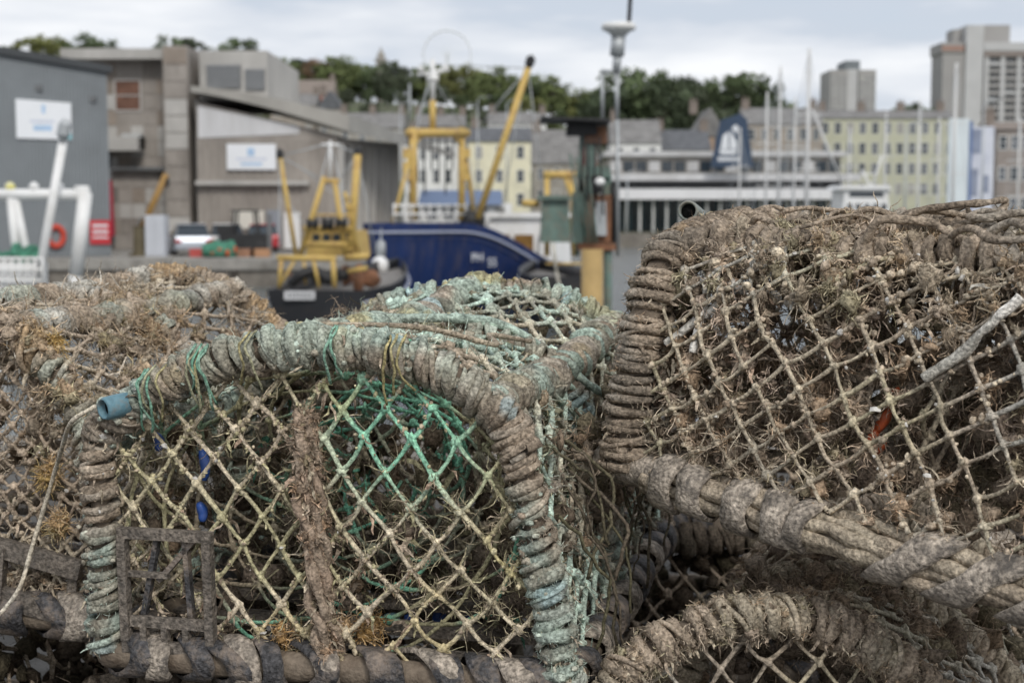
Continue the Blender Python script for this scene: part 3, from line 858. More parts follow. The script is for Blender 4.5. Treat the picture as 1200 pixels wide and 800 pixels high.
# ================================================================== the pot at the left, behind its neighbour
lO = np.array([-.985, 1.84, .32]); lW = nrm(np.array([.97, -.23, 0])); lA = nrm(np.array([.235, .97, .022]))
PL_prof = [(0, 0), (.0, .12), (.01, .25), (.06, .31), (.13, .35), (.2, .372), (.27, .376), (.34, .366), (.41, .330), (.47, .26), (.505, .14), (.52, 0)]
PL = Pot(lO, lW, lA, .66, PL_prof, sag=.03, seed=4)
r_l = thing('lobster_pot', 'brown weed-covered lobster pot with dense fine net and ochre growth on its rim', 'lobster pot', [*(lO + lW * .26)[:2], .325], GROUP_POTS)
def col_l(p, s, turn):
    c = mixc(BROWN * 1.25, GREY * 1.1, sm(vnoise(p, 18, 103), .45, .7))
    c = mixc(c, OCHRE * .9, sm(vnoise(p, 12, 104), .66, .8) * .45)
    c = mixc(c, SAGE, sm(vnoise(p, 16, 106), .6, .75) * .6)
    return c * (.7 + .6 * vnoise(p, 80, 105))[..., None]
hp_l = pot_frame(PL, r_l, [0, .34, .66], .011, .0062, .0122, col_l, 111, per=18, mess=(.3, .8))
base_bars(PL, r_l, .024, {0: (12, .036, .03, M_RUBBER), 1: (6, .04, .02, M_RUBBER)}, 13)
floor_slats(PL, r_l, 6, 15)
for v_, sd in ((PL.La * .76, 141), (PL.La * .5, 143), (PL.La * .62, 144)):
    uu = np.linspace(-.01, .67, 60); pts = PL.S(uu, np.full(60, v_), .004)
    mb = MB(); mb.tube(pts, .009, 7, (.2, .16, .12)); sb = mb.build('shoulder_bar', M_BAR, r_l, True)
    mb = MB(); winding(mb, pts, PL.U, .009, .007, .017, col_l, sd, per=14); mb.build('rope_winding', M_ROPE, sb, True)
def col_net_l(p):
    c = mixc(BROWN * 1.25, TAN * .95, sm(vnoise(p, 13, 151), .4, .7)); return c * (.75 + .5 * vnoise(p, 110, 152))[..., None]
mb = MB()
insL = PL.inside_end(.014)
NLe = net(mb, lambda a, b: PL.E(.004 + .015 * np.sin(a * 15) * np.sin(b * 11), a, b), insL, 0, PL.wid, 0, .38, .0125, .0135, .0021, col_net_l, 161, K=3, jit=.25)
mb.build('end_net', M_TWINE, r_l, True)
mb = MB()
NLs = net(mb, lambda a, b: PL.S(a, b, .005), lambda q: (q[..., 0] > .005) & (q[..., 0] < .655) & (q[..., 1] > .2) & (q[..., 1] < PL.La - .005), 0, .66, 0, PL.La, .045, .018, .0030, col_net_l, 162, K=4, jit=.25, drop=.06)
mb.build('side_net', M_TWINE, r_l, True)
mb = MB()
NLb = net(mb, lambda a, b: PL.E(.65 + 0 * a, a, b), insL, 0, PL.wid, 0, .38, .024, .026, .0026, col_net_l, 163, K=3)
mb.build('end_net', M_TWINE, r_l, True)
mb = MB()
for q, hp in enumerate(hp_l):
    n = (10000, 5000, 6000)[q]; p = pick(hp, n, q, .15, 14, 104)
    fibres(mb, p, rg.normal(0, 1, (n, 3)), rg.uniform(.003, .012, n), .0007, mixc(BROWN * 1.2, OCHRE, sm(vnoise(p, 12, 104), .55, .75) * .8) * rg.uniform(.5, 1.3, (n, 1)), 1.2, 3, q + 50)
for P_, n, ln in ((NLe, 9000, .014), (NLs, 11000, .022)):
    p = pick(P_, n, 23, .3, 14, 107)
    fibres(mb, p, rg.normal(0, 1, (n, 3)) + np.array([0, 0, -.4]), rg.uniform(.3, 1, n) * ln, .0009, mixc(BROWN * 1.1, TAN, rg.uniform(0, .7, n)) * rg.uniform(.55, 1.2, (n, 1)), .8, 3, n + 1)
cl = pick(NLs, 330, 29, .3, 9, 108); moss(mb, cl, rg.uniform(.008, .022, len(cl)), 60, BROWN * .9, mixc(TAN, OCHRE, np.array(.3)), 31, .009)
cl = pick(NLe, 130, 32, .45, 9, 109); moss(mb, cl, rg.uniform(.006, .016, len(cl)), 50, BROWN * .8, TAN * .85, 33)
cl = inner_clumps(PL, 110, 34, .3); moss(mb, cl, rg.uniform(.012, .03, len(cl)), 40, DARKB, BROWN, 36, .012, fine=False)
hl_ = hp_l[0]; hl_ = hl_[hl_[:, 2] > .58]; cl = hl_[rg.integers(0, len(hl_), 170)] + rg.normal(0, .006, (170, 3)); moss(mb, cl, rg.uniform(.006, .017, 170), 60, BROWN, mixc(TAN, OCHRE, np.array(.15)), 581, .008); fronds(mb, hl_, 500, 582, (BROWN * 1.1, TAN, GREY), (.01, .035), (.001, .003), 4, 0)
cl = np.stack([at(60, 550, 1.73), at(55, 560, 1.73), at(70, 612, 1.735), at(68, 620, 1.735), at(45, 392, 1.74), at(65, 402, 1.74), at(25, 388, 1.75)])
moss(mb, cl, .015, 150, OCHRE * .95, TAN, 38)
fronds(mb, NLe, 500, 541, (BROWN * 1.1, TAN * .9, DARKB), (.01, .03), (.0008, .0025), 107); fronds(mb, NLs, 900, 542, (BROWN * 1.1, TAN, DARKB, GREY), (.012, .04), (.001, .003), 107)
crust(mb, NLe, 1200, 511, BROWN * 1.1, TAN, gseed=107); crust(mb, NLs, 1400, 512, BROWN, TAN, (.002, .006), 107)
web(mb, NLe, 3500, 513, PL.W, PL.U, .016, BROWN, TAN, 107, .3); web(mb, NLs, 4000, 514, PL.W, PL.A, .028, BROWN * 1.1, GREY * 1.1, 107, .25, .0009)
mb.build('weed_growth', M_FOUL, r_l, True)['kind'] = 'stuff'
shells(r_l, np.concatenate([NLe.reshape(-1, 3), hp_l[0], NLs.reshape(-1, 3)]), 220, 518)
# plastic entrance frame low on the end net
mb = MB()
def lb(a, b, w): mb.bar(at(*a), at(*b), w, .012, up=(0, 1, 0))
lb((-30, 632, 1.745), (95, 668, 1.725), .024); lb((-30, 690, 1.745), (90, 722, 1.725), .026)
fr = mb.build('entrance_frame', M_HATCH, r_l)
for px in (2, 88):
    mb = MB(); mb.bar(at(px, 640 + px * .3, 1.74), at(px - 4, 705 + px * .28, 1.74), .02, .012, up=(1, 0, 0)); mb.build('frame_upright', M_HATCH, fr)
mb = MB()
P = catmull([at(112, 476, 1.55), at(84, 494, 1.56), at(74, 520, 1.62), at(62, 560, 1.68), at(38, 640, 1.70), at(22, 690, 1.69), at(-8, 728, 1.68)], 80)
mb.tube(P, .0028 * (.85 + .3 * vnoise(P, 80, 3)), 6, mixc(TAN * 1.3, GREY * 1.3, vnoise(P, 40, 8)))
mb.build('hanging_line', M_TWINE, r_l, True)

# ================================================================== the big pot at the right, on its side on the heap
q0 = at(722, 545, 1.64); q1 = at(1200, 694, 1.30)
rA = nrm(q1 - q0)
rW = nrm(np.cross(np.array([0, 0, 1.]), rA)); rW = rW if rW[1] > 0 else -rW
PR_prof = [(0, 0), (.003, .09), (.012, .17), (.038, .232), (.09, .258), (.19, .268), (.28, .265), (.36, .245), (.42, .19), (.45, .10), (.455, 0)]
PR = Pot(q0, rW, rA, .70, PR_prof, sag=-.02, seed=9, grow=.27)
r_r = thing('lobster_pot', 'large brown lobster pot with thick fouled net and strips lashed along its tilted base bar', 'lobster pot', q0 + rA * .35 + rW * .2 - np.array([0, 0, .03]), GROUP_POTS)
def col_r(p, s, turn):
    c = mixc(BROWN * 1.12, GREY * .9, sm(vnoise(p, 16, 203), .5, .75) * .5)
    c = mixc(c, DARKB, sm(vnoise(p, 28, 204), .55, .8) * .6)
    return c * (.75 + .5 * vnoise(p, 85, 205))[..., None]
hp_r = pot_frame(PR, r_r, [.012, .69], .021, .0052, .0098, col_r, 211, per=24)
# base bar: ropes run lengthwise under the strips
for side, (a, b) in enumerate(((q0 - rA * .02, q0 + rA * .72), (q0 + rA * .7, q0 + rA * .7 + rW * .45), (q0 + rW * .45 - rA * .02, q0 + rW * .45 + rA * .72), (q0, q0 + rW * .45))):
    mb = MB(); K = 20; t = np.linspace(0, 1, K)[:, None]; P = a + (b - a) * t
    mb.tube(P, .0135, 9, (.2, .16, .12)); ob = mb.build('base_bar', M_BAR, r_r, True)
    if side == 0:
        mb = MB(); rope_bundle(mb, a + rA * .07, b, PR.U, .0165, .0078, 8, lambda p: mixc(BROWN * 1.3, TAN * .9, vnoise(p, 22, 7)) * (.75 + .5 * vnoise(p, 100, 5))[..., None], 15, twist=.55)
        mb.build('rope_bundle', M_ROPE, ob, True)
        rgs = np.random.default_rng(77)
        for f, w, sk in ((.085, .026, .003), (.125, .026, -.003), (.185, .027, .002), (.235, .028, -.004), (.262, .020, .006), (.385, .036, .026), (.455, .036, .028), (.525, .036, .026), (.595, .036, .026), (.66, .034, .02)):
            c = a + rA * (f + .02)
            n1 = PR.U
            V, Q = strip_band(c, rA, PR.U, .0275 * rgs.uniform(.96, 1.06), w * 1.2, 0, .0040, int(f * 1000))
            if abs(sk) > .001:
                th_ = (V - c) @ PR.U / .026
                V = V + np.clip(th_, -1.2, 1.2)[:, None] * rA * sk
            V = V + vnoise3(V, 50, 3) * .005
            mb = MB(); mb.add(V, Q, None, (.3, .3, .3)); mb.build('lashing_strip', M_STRIP, ob, True)
        mb = MB()
        mb.tube(a + (q0 + rA * .085 - a) * np.linspace(0, 1, 12)[:, None] + PR.U * .004, .0205, 10, (.3, .27, .22)); mb.build('bar_sleeve', M_STRIP, ob, True)
    else:
        strips(ob, a, b, PR.U, .026, 5, .04, .03, M_STRIP, 300 + side)
def col_net_r(p):
    c = mixc(TAN * .92, GREY * 1.0, sm(vnoise(p, 9, 251), .4, .7)); c = mixc(c, BROWN, sm(vnoise(p, 14, 252), .5, .8) * .75)
    c = mixc(c, OLIVE, sm(vnoise(p, 8, 254), .6, .8) * .5)
    return c * (.8 + .4 * vnoise(p, 110, 253))[..., None]
rect = lambda a0, a1, b0, b1: (lambda q: (q[..., 0] > a0) & (q[..., 0] < a1) & (q[..., 1] > b0) & (q[..., 1] < b1))
mb = MB()
NRs = net(mb, lambda a, b: PR.S(a + .10 * b, b, .004 + .012 * np.sin(a * 11) * np.sin(b * 8)), rect(-.02, .67, .02, PR.La - .02), -.05, .70, 0, PR.La, .0246, .0212, .0022, lambda p: col_net_r(p) * 1.1, 262, K=5, jit=.10, shear=.18, drop=.02, bigj=.8, wav=.003)
mb.build('side_net', M_TWINE, r_r, True)
insR = PR.inside_end(.014)
for u_ in (.006, .36, .69):
    mb = MB()
    NRe = net(mb, lambda a, b: PR.E(u_ + 0 * a, a, b), insR, 0, PR.wid, 0, .34, .024, .026, .0026, lambda p: col_net_r(p) * .8, 263, K=3)
    mb.build('end_net' if u_ != .36 else 'parlour_net', M_TWINE, r_r, True)
# shoulder and ridge bars in thick matted rope
v_sh = PR.La * .30
for v_, rr_, R_, pt_, sd in ((PR.La * .335, .0072, .011, .016, 241), (PR.La * .44, .0075, .012, .017, 242), (PR.La * .56, .008, .013, .018, 243)):
    uu = np.linspace(-.015, .71, 70); pts = PR.S(uu, np.full(70, v_), .002); pts = pts + vnoise3(pts, 14, sd) * .02
    mb = MB(); mb.tube(pts, R_ * .8, 7, (.2, .16, .12)); sb = mb.build('shoulder_bar', M_BAR, r_r, True)
    mb = MB(); winding(mb, pts, PR.U, R_ * .8, rr_, pt_, col_r, sd, per=15, jit=.3); mb.build('rope_winding', M_ROPE, sb, True)
    messy(sb, pts, PR.U, R_ * .8, col_r, sd + 50, 2, (.0032, .005))
# loose loops of rope along the top
for q in range(30):
    u0 = rg.uniform(.0, .6); v0 = PR.La * rg.uniform(.31, .5)
    k = 5; us = u0 + np.cumsum(rg.uniform(.0, .06, k)); vs = v0 + rg.normal(0, .03, k); of = .012 + rg.uniform(0, .026, k); of[0] = of[-1] = .002
    mb = MB(); P = catmull(PR.S(us, vs, of), 40); P = P + vnoise3(P, 25, q) * .016
    mb.tube(P, rg.uniform(.002, .0045) * (.7 + .6 * vnoise(P, 70, q)), 7, col_r(P, 0, np.arange(40.))); mb.build('loose_rope', M_ROPE, r_r, True)
pipe(r_r, at(806, 247, 1.735), (.28, .95, -.12), .0128, .09, M_PIPEG)

mb = MB()
for q, hp in enumerate(hp_r):
    n = (12000, 1500)[q]; p = pick(hp, n, q, .15, 14, 204)
    fibres(mb, p, rg.normal(0, 1, (n, 3)), rg.uniform(.003, .009, n), .0006, BROWN * rg.uniform(.6, 1.6, (n, 1)), 1.2, 3, q + 250)
p = pick(NRs, 16000, 223, .3, 13, 207)[:5000]
fibres(mb, p, rg.normal(0, 1, (5000, 3)) + np.array([0, 0, -.5]), rg.uniform(.002, .005, 5000), .0007, mixc(BROWN * 1.05, TAN, rg.uniform(0, .6, 5000)) * rg.uniform(.5, 1.2, (5000, 1)), 1.3, 3, 224)
NRv = NRs.reshape(-1, 3); hN = (NRv - q0) @ PR.U; wN = (NRv - q0) @ PR.W
top = NRv[(hN > .22)]
cl = top[rg.integers(0, len(top), 520)] + rg.normal(0, .008, (520, 3)); moss(mb, cl, rg.uniform(.006, .018, 520), 80, BROWN * .95, TAN * 1.05, 232, .009)
front = NRv[(wN < .2)]
cl = front[np.random.default_rng(4).choice(len(front), 300, p=(lambda w: w / w.sum())(np.clip(vnoise(front, 9, 233) - .45, 0, 1) + 1e-4))] + PR.W * rg.uniform(.003, .02, (300, 1))
moss(mb, cl, rg.uniform(.006, .018, 300), 70, BROWN * 1.0, BROWN * 1.7, 234)
cl = PR.E(rg.uniform(.02, .68, 330), .06 + .3 * rg.uniform(0, 1, 330), rg.uniform(.02, .25, 330)); moss(mb, cl, rg.uniform(.014, .034, 330), 60, DARKB * 1.3, BROWN * 1.15, 236, .012, fine=False)
fronds(mb, front + PR.W * .015, 1500, 551, (BROWN * 1.2, BROWN * 1.5, DARKB, TAN, np.array([.27, .2, .15])), (.01, .035), (.001, .0035), 233, .3)
fronds(mb, top, 900, 552, (BROWN * 1.2, TAN, DARKB * 1.2, GREY), (.01, .035), (.001, .003), 207, .1, .2)
hr_ = hp_r[0]; moss(mb, hr_[rg.integers(0, len(hr_), 110)], rg.uniform(.004, .011, 110), 40, BROWN, BROWN * 1.5, 583, .006, fine=False); fronds(mb, hr_, 350, 584, (BROWN * 1.2, TAN, DARKB), (.008, .025), (.0008, .0025), 4, 0)
crust(mb, front, 1600, 521, BROWN * 1.2, TAN * 1.1, gseed=207); crust(mb, top, 900, 522, BROWN, TAN, (.002, .006), 207, .005)
web(mb, front, 4500, 523, PR.A, PR.U, .016, BROWN * 1.1, TAN, 233, .33); web(mb, top, 3500, 524, PR.A, PR.W, .02, BROWN * 1.1, TAN * 1.1, 207, .2, .0008)
fc2 = PR.S(rg.uniform(.05, .66, 120), PR.La * rg.uniform(.58, .9, 120), -.012); moss(mb, fc2, rg.uniform(.016, .034, 120), 40, DARKB * 1.2, BROWN * 1.3, 526, .012, fine=False)
ec = PR.E(np.where(rg.uniform(0, 1, 130) < .6, .012, .36) + rg.normal(0, .008, 130), .03 + .4 * rg.uniform(0, 1, 130), .27 * rg.uniform(0, 1, 130)); moss(mb, ec, rg.uniform(.012, .03, 130), 50, DARKB * 1.2, BROWN * 1.3, 525, .011)
mb.build('weed_growth', M_FOUL, r_r, True)['kind'] = 'stuff'
shells(r_r, np.concatenate([front, top]), 330, 528, -PR.W)
# bleached rope ends and sticks caught in the net
for pts_, r_, nm in (([(842, 326, 1.585), (870, 340, 1.565), (905, 347, 1.54), (940, 362, 1.515)], .0052, 'bleached_rope_end'), ([(783, 402, 1.595), (812, 380, 1.58), (836, 362, 1.57), (858, 345, 1.57)], .0046, 'bleached_rope_end'),
                     ([(829, 333, 1.59), (824, 365, 1.575), (812, 412, 1.565)], .0048, 'bleached_rope_end'), ([(1196, 350, 1.33), (1165, 378, 1.335), (1120, 420, 1.36), (1080, 442, 1.375)], .0052, 'bleached_stick')):
    mb = MB(); P = catmull([at(*q) for q in pts_], 40); P = P + vnoise3(P, 50, 9) * .006
    mb.tube(P, r_ * (.75 + .6 * vnoise(P, 90, 4)), 7, mixc(GREY * 1.25, np.array([.6, .57, .52]), sm(vnoise(P, 45, 7), .35, .65))); mb.build(nm, M_ROPE, r_r, True)
for (px, py, s, d) in ((1046, 466, .011, 1.435), (1036, 492, .014, 1.435), (1024, 508, .015, 1.44), (1030, 524, .010, 1.44)):
    mb = MB(); c = at(px, py, d); P = catmull([c + np.array([.006, 0, s]), c, c + np.array([-.008, .002, -s])], 8)
    mb.tube(P, np.array([.001, .004, .0055, .006, .0055, .005, .004, .001]), 5); mb.build('plastic_scrap', M_ORANGE, r_r, True)

# ================================================================== the pot under it
bO = at(690, 790, 1.47); bO = np.array([.045, 1.48, .028])
PB_prof = [(0, 0), (.005, .12), (.02, .21), (.07, .298), (.14, .346), (.22, .362), (.30, .35), (.38, .30), (.45, .24), (.50, .16), (.52, .08), (.52, 0)]
PB = Pot(bO, nrm([1, .06, 0]), nrm([.42, .9, 0]), .62, PB_prof, sag=.08, seed=12)
r_b = thing('lobster_pot', 'low pot with shaggy brown rope arch lying beneath the tilted strip-lashed pot', 'lobster pot', [*(bO + PB.W * .26)[:2], .0], GROUP_POTS)
def col_b(p, s, turn):
    c = mixc(BROWN * 1.35, TAN * .9, sm(vnoise(p, 20, 303), .4, .7)); return c * (.65 + .6 * vnoise(p, 80, 305))[..., None]
hp_b = pot_frame(PB, r_b, [0, .3, .6], .012, .0075, .014, col_b, 311, per=14)
base_bars(PB, r_b, .026, {0: (8, .04, .02, M_RUBBER)}, 23)
mb = MB()
insB = PB.inside_end(.014)
NBe = net(mb, lambda a, b: PB.E(.004 + 0 * a, a, b), insB, 0, PB.wid, 0, .4, .028, .03, .0024, col_net_r, 361, K=4); mb.build('end_net', M_TWINE, r_b, True)
mb = MB()
NBs = net(mb, lambda a, b: PB.S(a, b, .004), rect(.005, .61, .01, PB.La - .01), 0, .62, 0, PB.La, .03, .026, .0026, col_net_r, 362, K=4); mb.build('side_net', M_TWINE, r_b, True)
mb = MB()
n = 12000; p = pick(hp_b[0], n, 1, .1, 14, 304)
fibres(mb, p, rg.normal(0, 1, (n, 3)), rg.uniform(.003, .010, n), .0008, mixc(BROWN, TAN, rg.uniform(0, 1, n)) * rg.uniform(.6, 1.3, (n, 1)), 1.3, 3, 350)
ph = hp_b[0]; ph = ph[(ph[:, 2] > .3)]
cl = ph[rg.integers(0, len(ph), 130)]; moss(mb, cl, rg.uniform(.005, .014, 130), 70, BROWN, TAN, 352, .007); fronds(mb, ph, 400, 561, (BROWN * 1.2, TAN, DARKB), (.01, .03), (.001, .0028), 3, 0)
cl = pick(NBs, 260, 353, .2, 9, 305); moss(mb, cl, rg.uniform(.01, .028, 260), 50, DARKB * 1.2, BROWN * 1.2, 355, .010)
cl = PB.E(rg.uniform(.05, .58, 120), rg.uniform(.05, .48, 120), rg.uniform(.05, .3, 120)); moss(mb, cl, rg.uniform(.016, .036, 120), 40, DARKB * .8, BROWN, 357, .012, fine=False)
mb.build('weed_growth', M_FOUL, r_b, True)['kind'] = 'stuff'

# ================================================================== pots underneath that carry the upper ones
P0_prof = [(0, 0), (0, .1), (.02, .18), (.08, .222), (.16, .236), (.26, .24), (.36, .236), (.44, .222), (.5, .18), (.52, .12), (.52, 0)]
P0 = Pot(np.array([-.56, 1.66, .026]), nrm([1, -.05, 0]), nrm([.05, 1, 0]), .62, P0_prof)
r_0 = thing('lobster_pot', 'lower pot on the quay that carries the roped pots above it', 'lobster pot', [-.3, 1.66, 0], GROUP_POTS)
pot_frame(P0, r_0, [0, .31, .62], .012, .010, .018, lambda p, s, t: col_b(p, s, t) * .33, 411, per=9)  # rope colour darkened to put shade into the hollow where copies stand
base_bars(P0, r_0, .025, {0: (8, .04, .02, M_RUBBER)}, 43)
mb = MB(); NN = net(mb, lambda a, b: P0.S(a, b, .004), rect(.005, .61, .01, P0.La - .01), 0, .62, 0, P0.La, .035, .03, .003, col_net_l, 462, K=3); mb.build('side_net', M_TWINE, r_0, True)
mb = MB(); ins0 = P0.inside_end(.014); net(mb, lambda a, b: P0.E(.004 + 0 * a, a, b), ins0, 0, P0.wid, 0, .3, .03, .03, .003, col_net_l, 463, K=3); mb.build('end_net', M_TWINE, r_0, True)
mb = MB(); cl = np.concatenate([NN.reshape(-1, 3)[rg.integers(0, NN.size // 3, 420)], P0.E(rg.uniform(.0, .03, 200), rg.uniform(.02, .5, 200), rg.uniform(.0, .22, 200)), P0.E(rg.uniform(.05, .6, 120), rg.uniform(.02, .5, 120), rg.uniform(.0, .1, 120))]); moss(mb, cl, rg.uniform(.014, .034, len(cl)), 12, DARKB * .4, BROWN * .4, 470, .012, fine=False); mb.build('weed_growth', M_FOUL, r_0, True)['kind'] = 'stuff'  # weed colours darkened too, painting in the hollow's shade
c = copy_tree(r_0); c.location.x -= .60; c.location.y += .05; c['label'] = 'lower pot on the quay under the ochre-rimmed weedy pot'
# more pots behind fill the hollow under the right-hand pot
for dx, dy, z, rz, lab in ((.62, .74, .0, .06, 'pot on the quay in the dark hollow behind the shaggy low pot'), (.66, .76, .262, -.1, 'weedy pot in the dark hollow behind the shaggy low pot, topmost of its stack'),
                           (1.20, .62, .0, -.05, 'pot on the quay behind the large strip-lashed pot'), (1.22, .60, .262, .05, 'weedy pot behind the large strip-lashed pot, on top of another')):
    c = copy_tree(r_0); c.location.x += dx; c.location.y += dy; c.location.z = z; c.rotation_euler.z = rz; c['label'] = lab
# ------------------------------------------------------------------ the setting
WATER = -2.2
M_CONC = mat('quay_concrete', (.30, .285, .26), .9, .25, 1.5, bump=.3, bscale=18, dirt=(.12, .11, .095), dirt_amt=.7, dscale=.8)
M_WALLC = mat('harbour_wall_stone', (.20, .18, .155), .9, .3, 1.2, bump=.4, bscale=6, dirt=(.09, .085, .06), dirt_amt=.75, dscale=.7)
M_GROUND = mat('hillside_grass', (.085, .10, .05), .95, .35, .08, dirt=(.16, .15, .12), dirt_amt=.6, dscale=.03)
M_WATER = mat('harbour_water', (.10, .12, .125), .06, .2, .2, bump=.25, bscale=1.4, spec=.5, stretch=(1, 1.6, 1))

mb = MB(); mb.box(-40, 40, -30, 4.6, -5, 0); tag(mb.build('quay', mat('darkened_quay_concrete', (.085, .08, .072), .8, .35, 1.5, bump=.4, bscale=18, dirt=(.04, .037, .033), dirt_amt=.8, dscale=2.0)), kind='structure')  # concrete colour darkened so gaps under the pots look shaded
mb = MB()
for q in range(22):                                   # coping stones along the near quay edge
    x0 = -13.2 + q * 1.2; mb_ = MB(); mb_.box(x0 + .008, x0 + 1.192, 4.604, 5.1, -.45, .02 + .004 * (q % 3)); o = mb_.build('coping_stone', M_WALLC, bpy.data.objects['quay'])
g = [[-4500, -400, WATER], [4500, -400, WATER], [4500, 6500, WATER], [-4500, 6500, WATER]]
mb = MB(); mb.add(g, [[0, 1, 2, 3]]); tag(mb.build('water', M_WATER), kind='structure')

SKY_X = [-900, -200, 20, 60, 130, 200, 240, 290, 310, 340, 370, 430, 500, 525, 545, 600, 640, 660, 690, 720, 900, 960, 1100, 1300, 2200]
SKY_Y = [110, 70, 55, 47, 52, 48, 50, 52, 74, 76, 70, 76, 80, 74, 84, 86, 90, 104, 110, 112, 116, 126, 134, 142, 150]
def ridge(px): return np.interp(px, SKY_X, SKY_Y)
def terr(x, y):
    x = np.asarray(x, float); y = np.asarray(y, float)
    px = 600 + x * FPX / 380.0
    hr = EYE_Z + (250 - (ridge(px) + 48)) / FPX * 380
    far = 1 - .25 * sm(y, 420, 900)
    return -1.0 + (hr + 1) * sm(y, 150, 385) * far + .35 * (vnoise(np.stack([x, y, x * 0], -1), .03, 5) - .5) * sm(y, 150, 200)
def T0(x, y): return float(terr(np.array(x), np.array(y)))
xs = np.concatenate([np.linspace(-3500, -420, 10), np.linspace(-400, 400, 90), np.linspace(430, 3500, 10)]); ys = np.concatenate([np.linspace(128, 460, 60), np.linspace(480, 5500, 14)])
GX, GY = np.meshgrid(xs, ys, indexing='ij')
mb = MB(); mb.sheet(np.stack([GX, GY, terr(GX, GY)], -1)); tag(mb.build('hill', M_GROUND, None, True), kind='structure')
mb = MB(); mb.box(-3500, 3500, 127.0, 127.99, -5, -.96); tag(mb.build('harbour_wall', M_WALLC), kind='structure')
mb = MB(); mb.box(-260, -5.2, 59.2, 126.9, -5, -1.1); FQ = tag(mb.build('far_quay', M_CONC), kind='structure')
for q in range(16):
    x0 = -24.6 + q * 1.21; mb = MB(); mb.box(x0, x0 + 1.2, 58.6, 59.19, -1.5, -1.06 + .01 * (q % 2)); mb.build('coping_stone', M_CONC, FQ)
mb = MB(); mb.box(-260, -5.2, 58.75, 59.18, -5, -1.51); mb.build('quay_wall', M_WALLC, FQ)
for q in range(7):
    x0 = -22 + q * 2.6; mb = MB(); mb.box(x0, x0 + .28, 58.5, 58.74, -3.2, -1.55); mb.build('fender_timber', mat('wet_timber', (.06, .05, .04), .8, .3, 6), FQ)

# ------------------------------------------------------------------ trees
M_LEAF = [mat('foliage_dark', (.048, .062, .030), .8, .45, .9, attr=True, spec=.15), ]
M_BARK = mat('bark', (.09, .07, .055), .95, .3, 3)
def tree_mesh(seed, tint, nclump=60, nleaf=64, flat=1.0):
    rg = np.random.default_rng(seed)
    d = nrm(rg.normal(0, 1, (nclump, 3))); rr = rg.uniform(.35, 1.0, (nclump, 1)) ** .6
    c = d * rr * np.array([.42, .42, .42 * flat]) + np.array([0, 0, .54])
    c[:, 2] = np.clip(c[:, 2], .12, .9)
    c[:, :2] *= (1 + .25 * rg.normal(0, 1, (nclump, 1)))
    mbc = MB()
    cr = rg.uniform(.08, .15, nclump)
    n = nclump * nleaf
    cc = np.repeat(c, nleaf, 0); r = np.repeat(cr, nleaf)[:, None]
    p = cc + nrm(rg.normal(0, 1, (n, 3))) * r * rg.uniform(.3, 1.05, (n, 1)) * np.array([1.1, 1.1, .75])
    s = rg.uniform(.016, .036, (n, 1)); a = nrm(rg.normal(0, 1, (n, 3))); b = nrm(np.cross(a, rg.normal(0, 1, (n, 3))))
    V = np.stack([p - a * s, p - b * s * .7, p + a * s, p + b * s * .7], 1)
    col = np.asarray(tint) * np.repeat(rg.uniform(.65, 1.5, nclump), nleaf)[:, None] * rg.uniform(.75, 1.3, (n, 1))
    mbc.add(V.reshape(-1, 3), np.arange(n * 4).reshape(-1, 4), None, np.repeat(col, 4, 0))
    mbt = MB()
    P = np.array([[0, 0, -.03], [.008, 0, .15], [-.006, .01, .35], [.01, 0, .7]]); mbt.tube(P, np.array([.032, .025, .019, .006]), 7)
    for q in range(0, nclump, 3):
        z0 = rg.uniform(.2, .55); a0 = np.array([0, 0, z0]); mbt.tube(np.stack([a0, (a0 + c[q]) / 2 + np.array([0, 0, -.02]), c[q]]), np.array([.011, .008, .003]), 5)
    return mbc.mesh('crown'), mbt.mesh('trunk')
TREES = [tree_mesh(900 + q, t) for q, t in enumerate(((.10, .13, .066), (.072, .092, .055), (.145, .175, .075), (.10, .118, .078), (.18, .19, .075), (.18, .125, .08)))]
def tree(px, top, d, kind, label, group, wide=1.0, name='tree'):
    x = X(px, d); z = T0(x, d) - .15; h = Z(top, d) - z
    r = thing(name, label, 'tree', (x, d, z), group)
    r.scale = (h * wide, h * wide, h); r.rotation_euler.z = (px * 7.3) % 6.28
    for nm, me, m in (('crown', TREES[kind][0], M_LEAF[0]), ('trunk', TREES[kind][1], M_BARK)):
        o = bpy.data.objects.new(nm, me); COL.objects.link(o); o.parent = r
        if not me.materials: me.materials.append(m)
    return r
rt = random.Random(3)
KT = ['dark green', 'blackish green', 'mid green', 'grey green', 'yellow green', 'rusty brown']
GT = 'trees along the hill skyline'
px = 318
while px < 706:
    k = rt.choice([0, 1, 3, 0, 2, 4]) if px < 545 else rt.choice([2, 4, 2, 0])
    k = 5 if 365 < px < 378 else k
    tree(px, ridge(px) + rt.uniform(-11, 2), 372 + rt.uniform(-8, 14), k, f'{KT[k]} broad-crowned tree on the wooded hill skyline behind the harbour', GT, rt.uniform(.85, 1.15)); px += rt.uniform(14, 22)
px = 325
while px < 700:
    k = rt.choice([0, 1, 3, 1, 2]) if px < 560 else rt.choice([2, 0, 4])
    tree(px, ridge(px) + rt.uniform(20, 34), 330 + rt.uniform(-10, 10), k, f'{KT[k]} tree on the slope below the skyline wood', 'trees on the slope below the skyline', rt.uniform(.9, 1.2)); px += rt.uniform(18, 28)
px = 322
while px < 700:
    k = rt.choice([0, 2, 3, 2, 4])
    tree(px, ridge(px) + rt.uniform(40, 52), 292 + rt.uniform(-8, 8), k, f'low {KT[k]} garden tree between the hillside houses', 'garden trees between the hillside houses', rt.uniform(1.0, 1.4)); px += rt.uniform(26, 40)
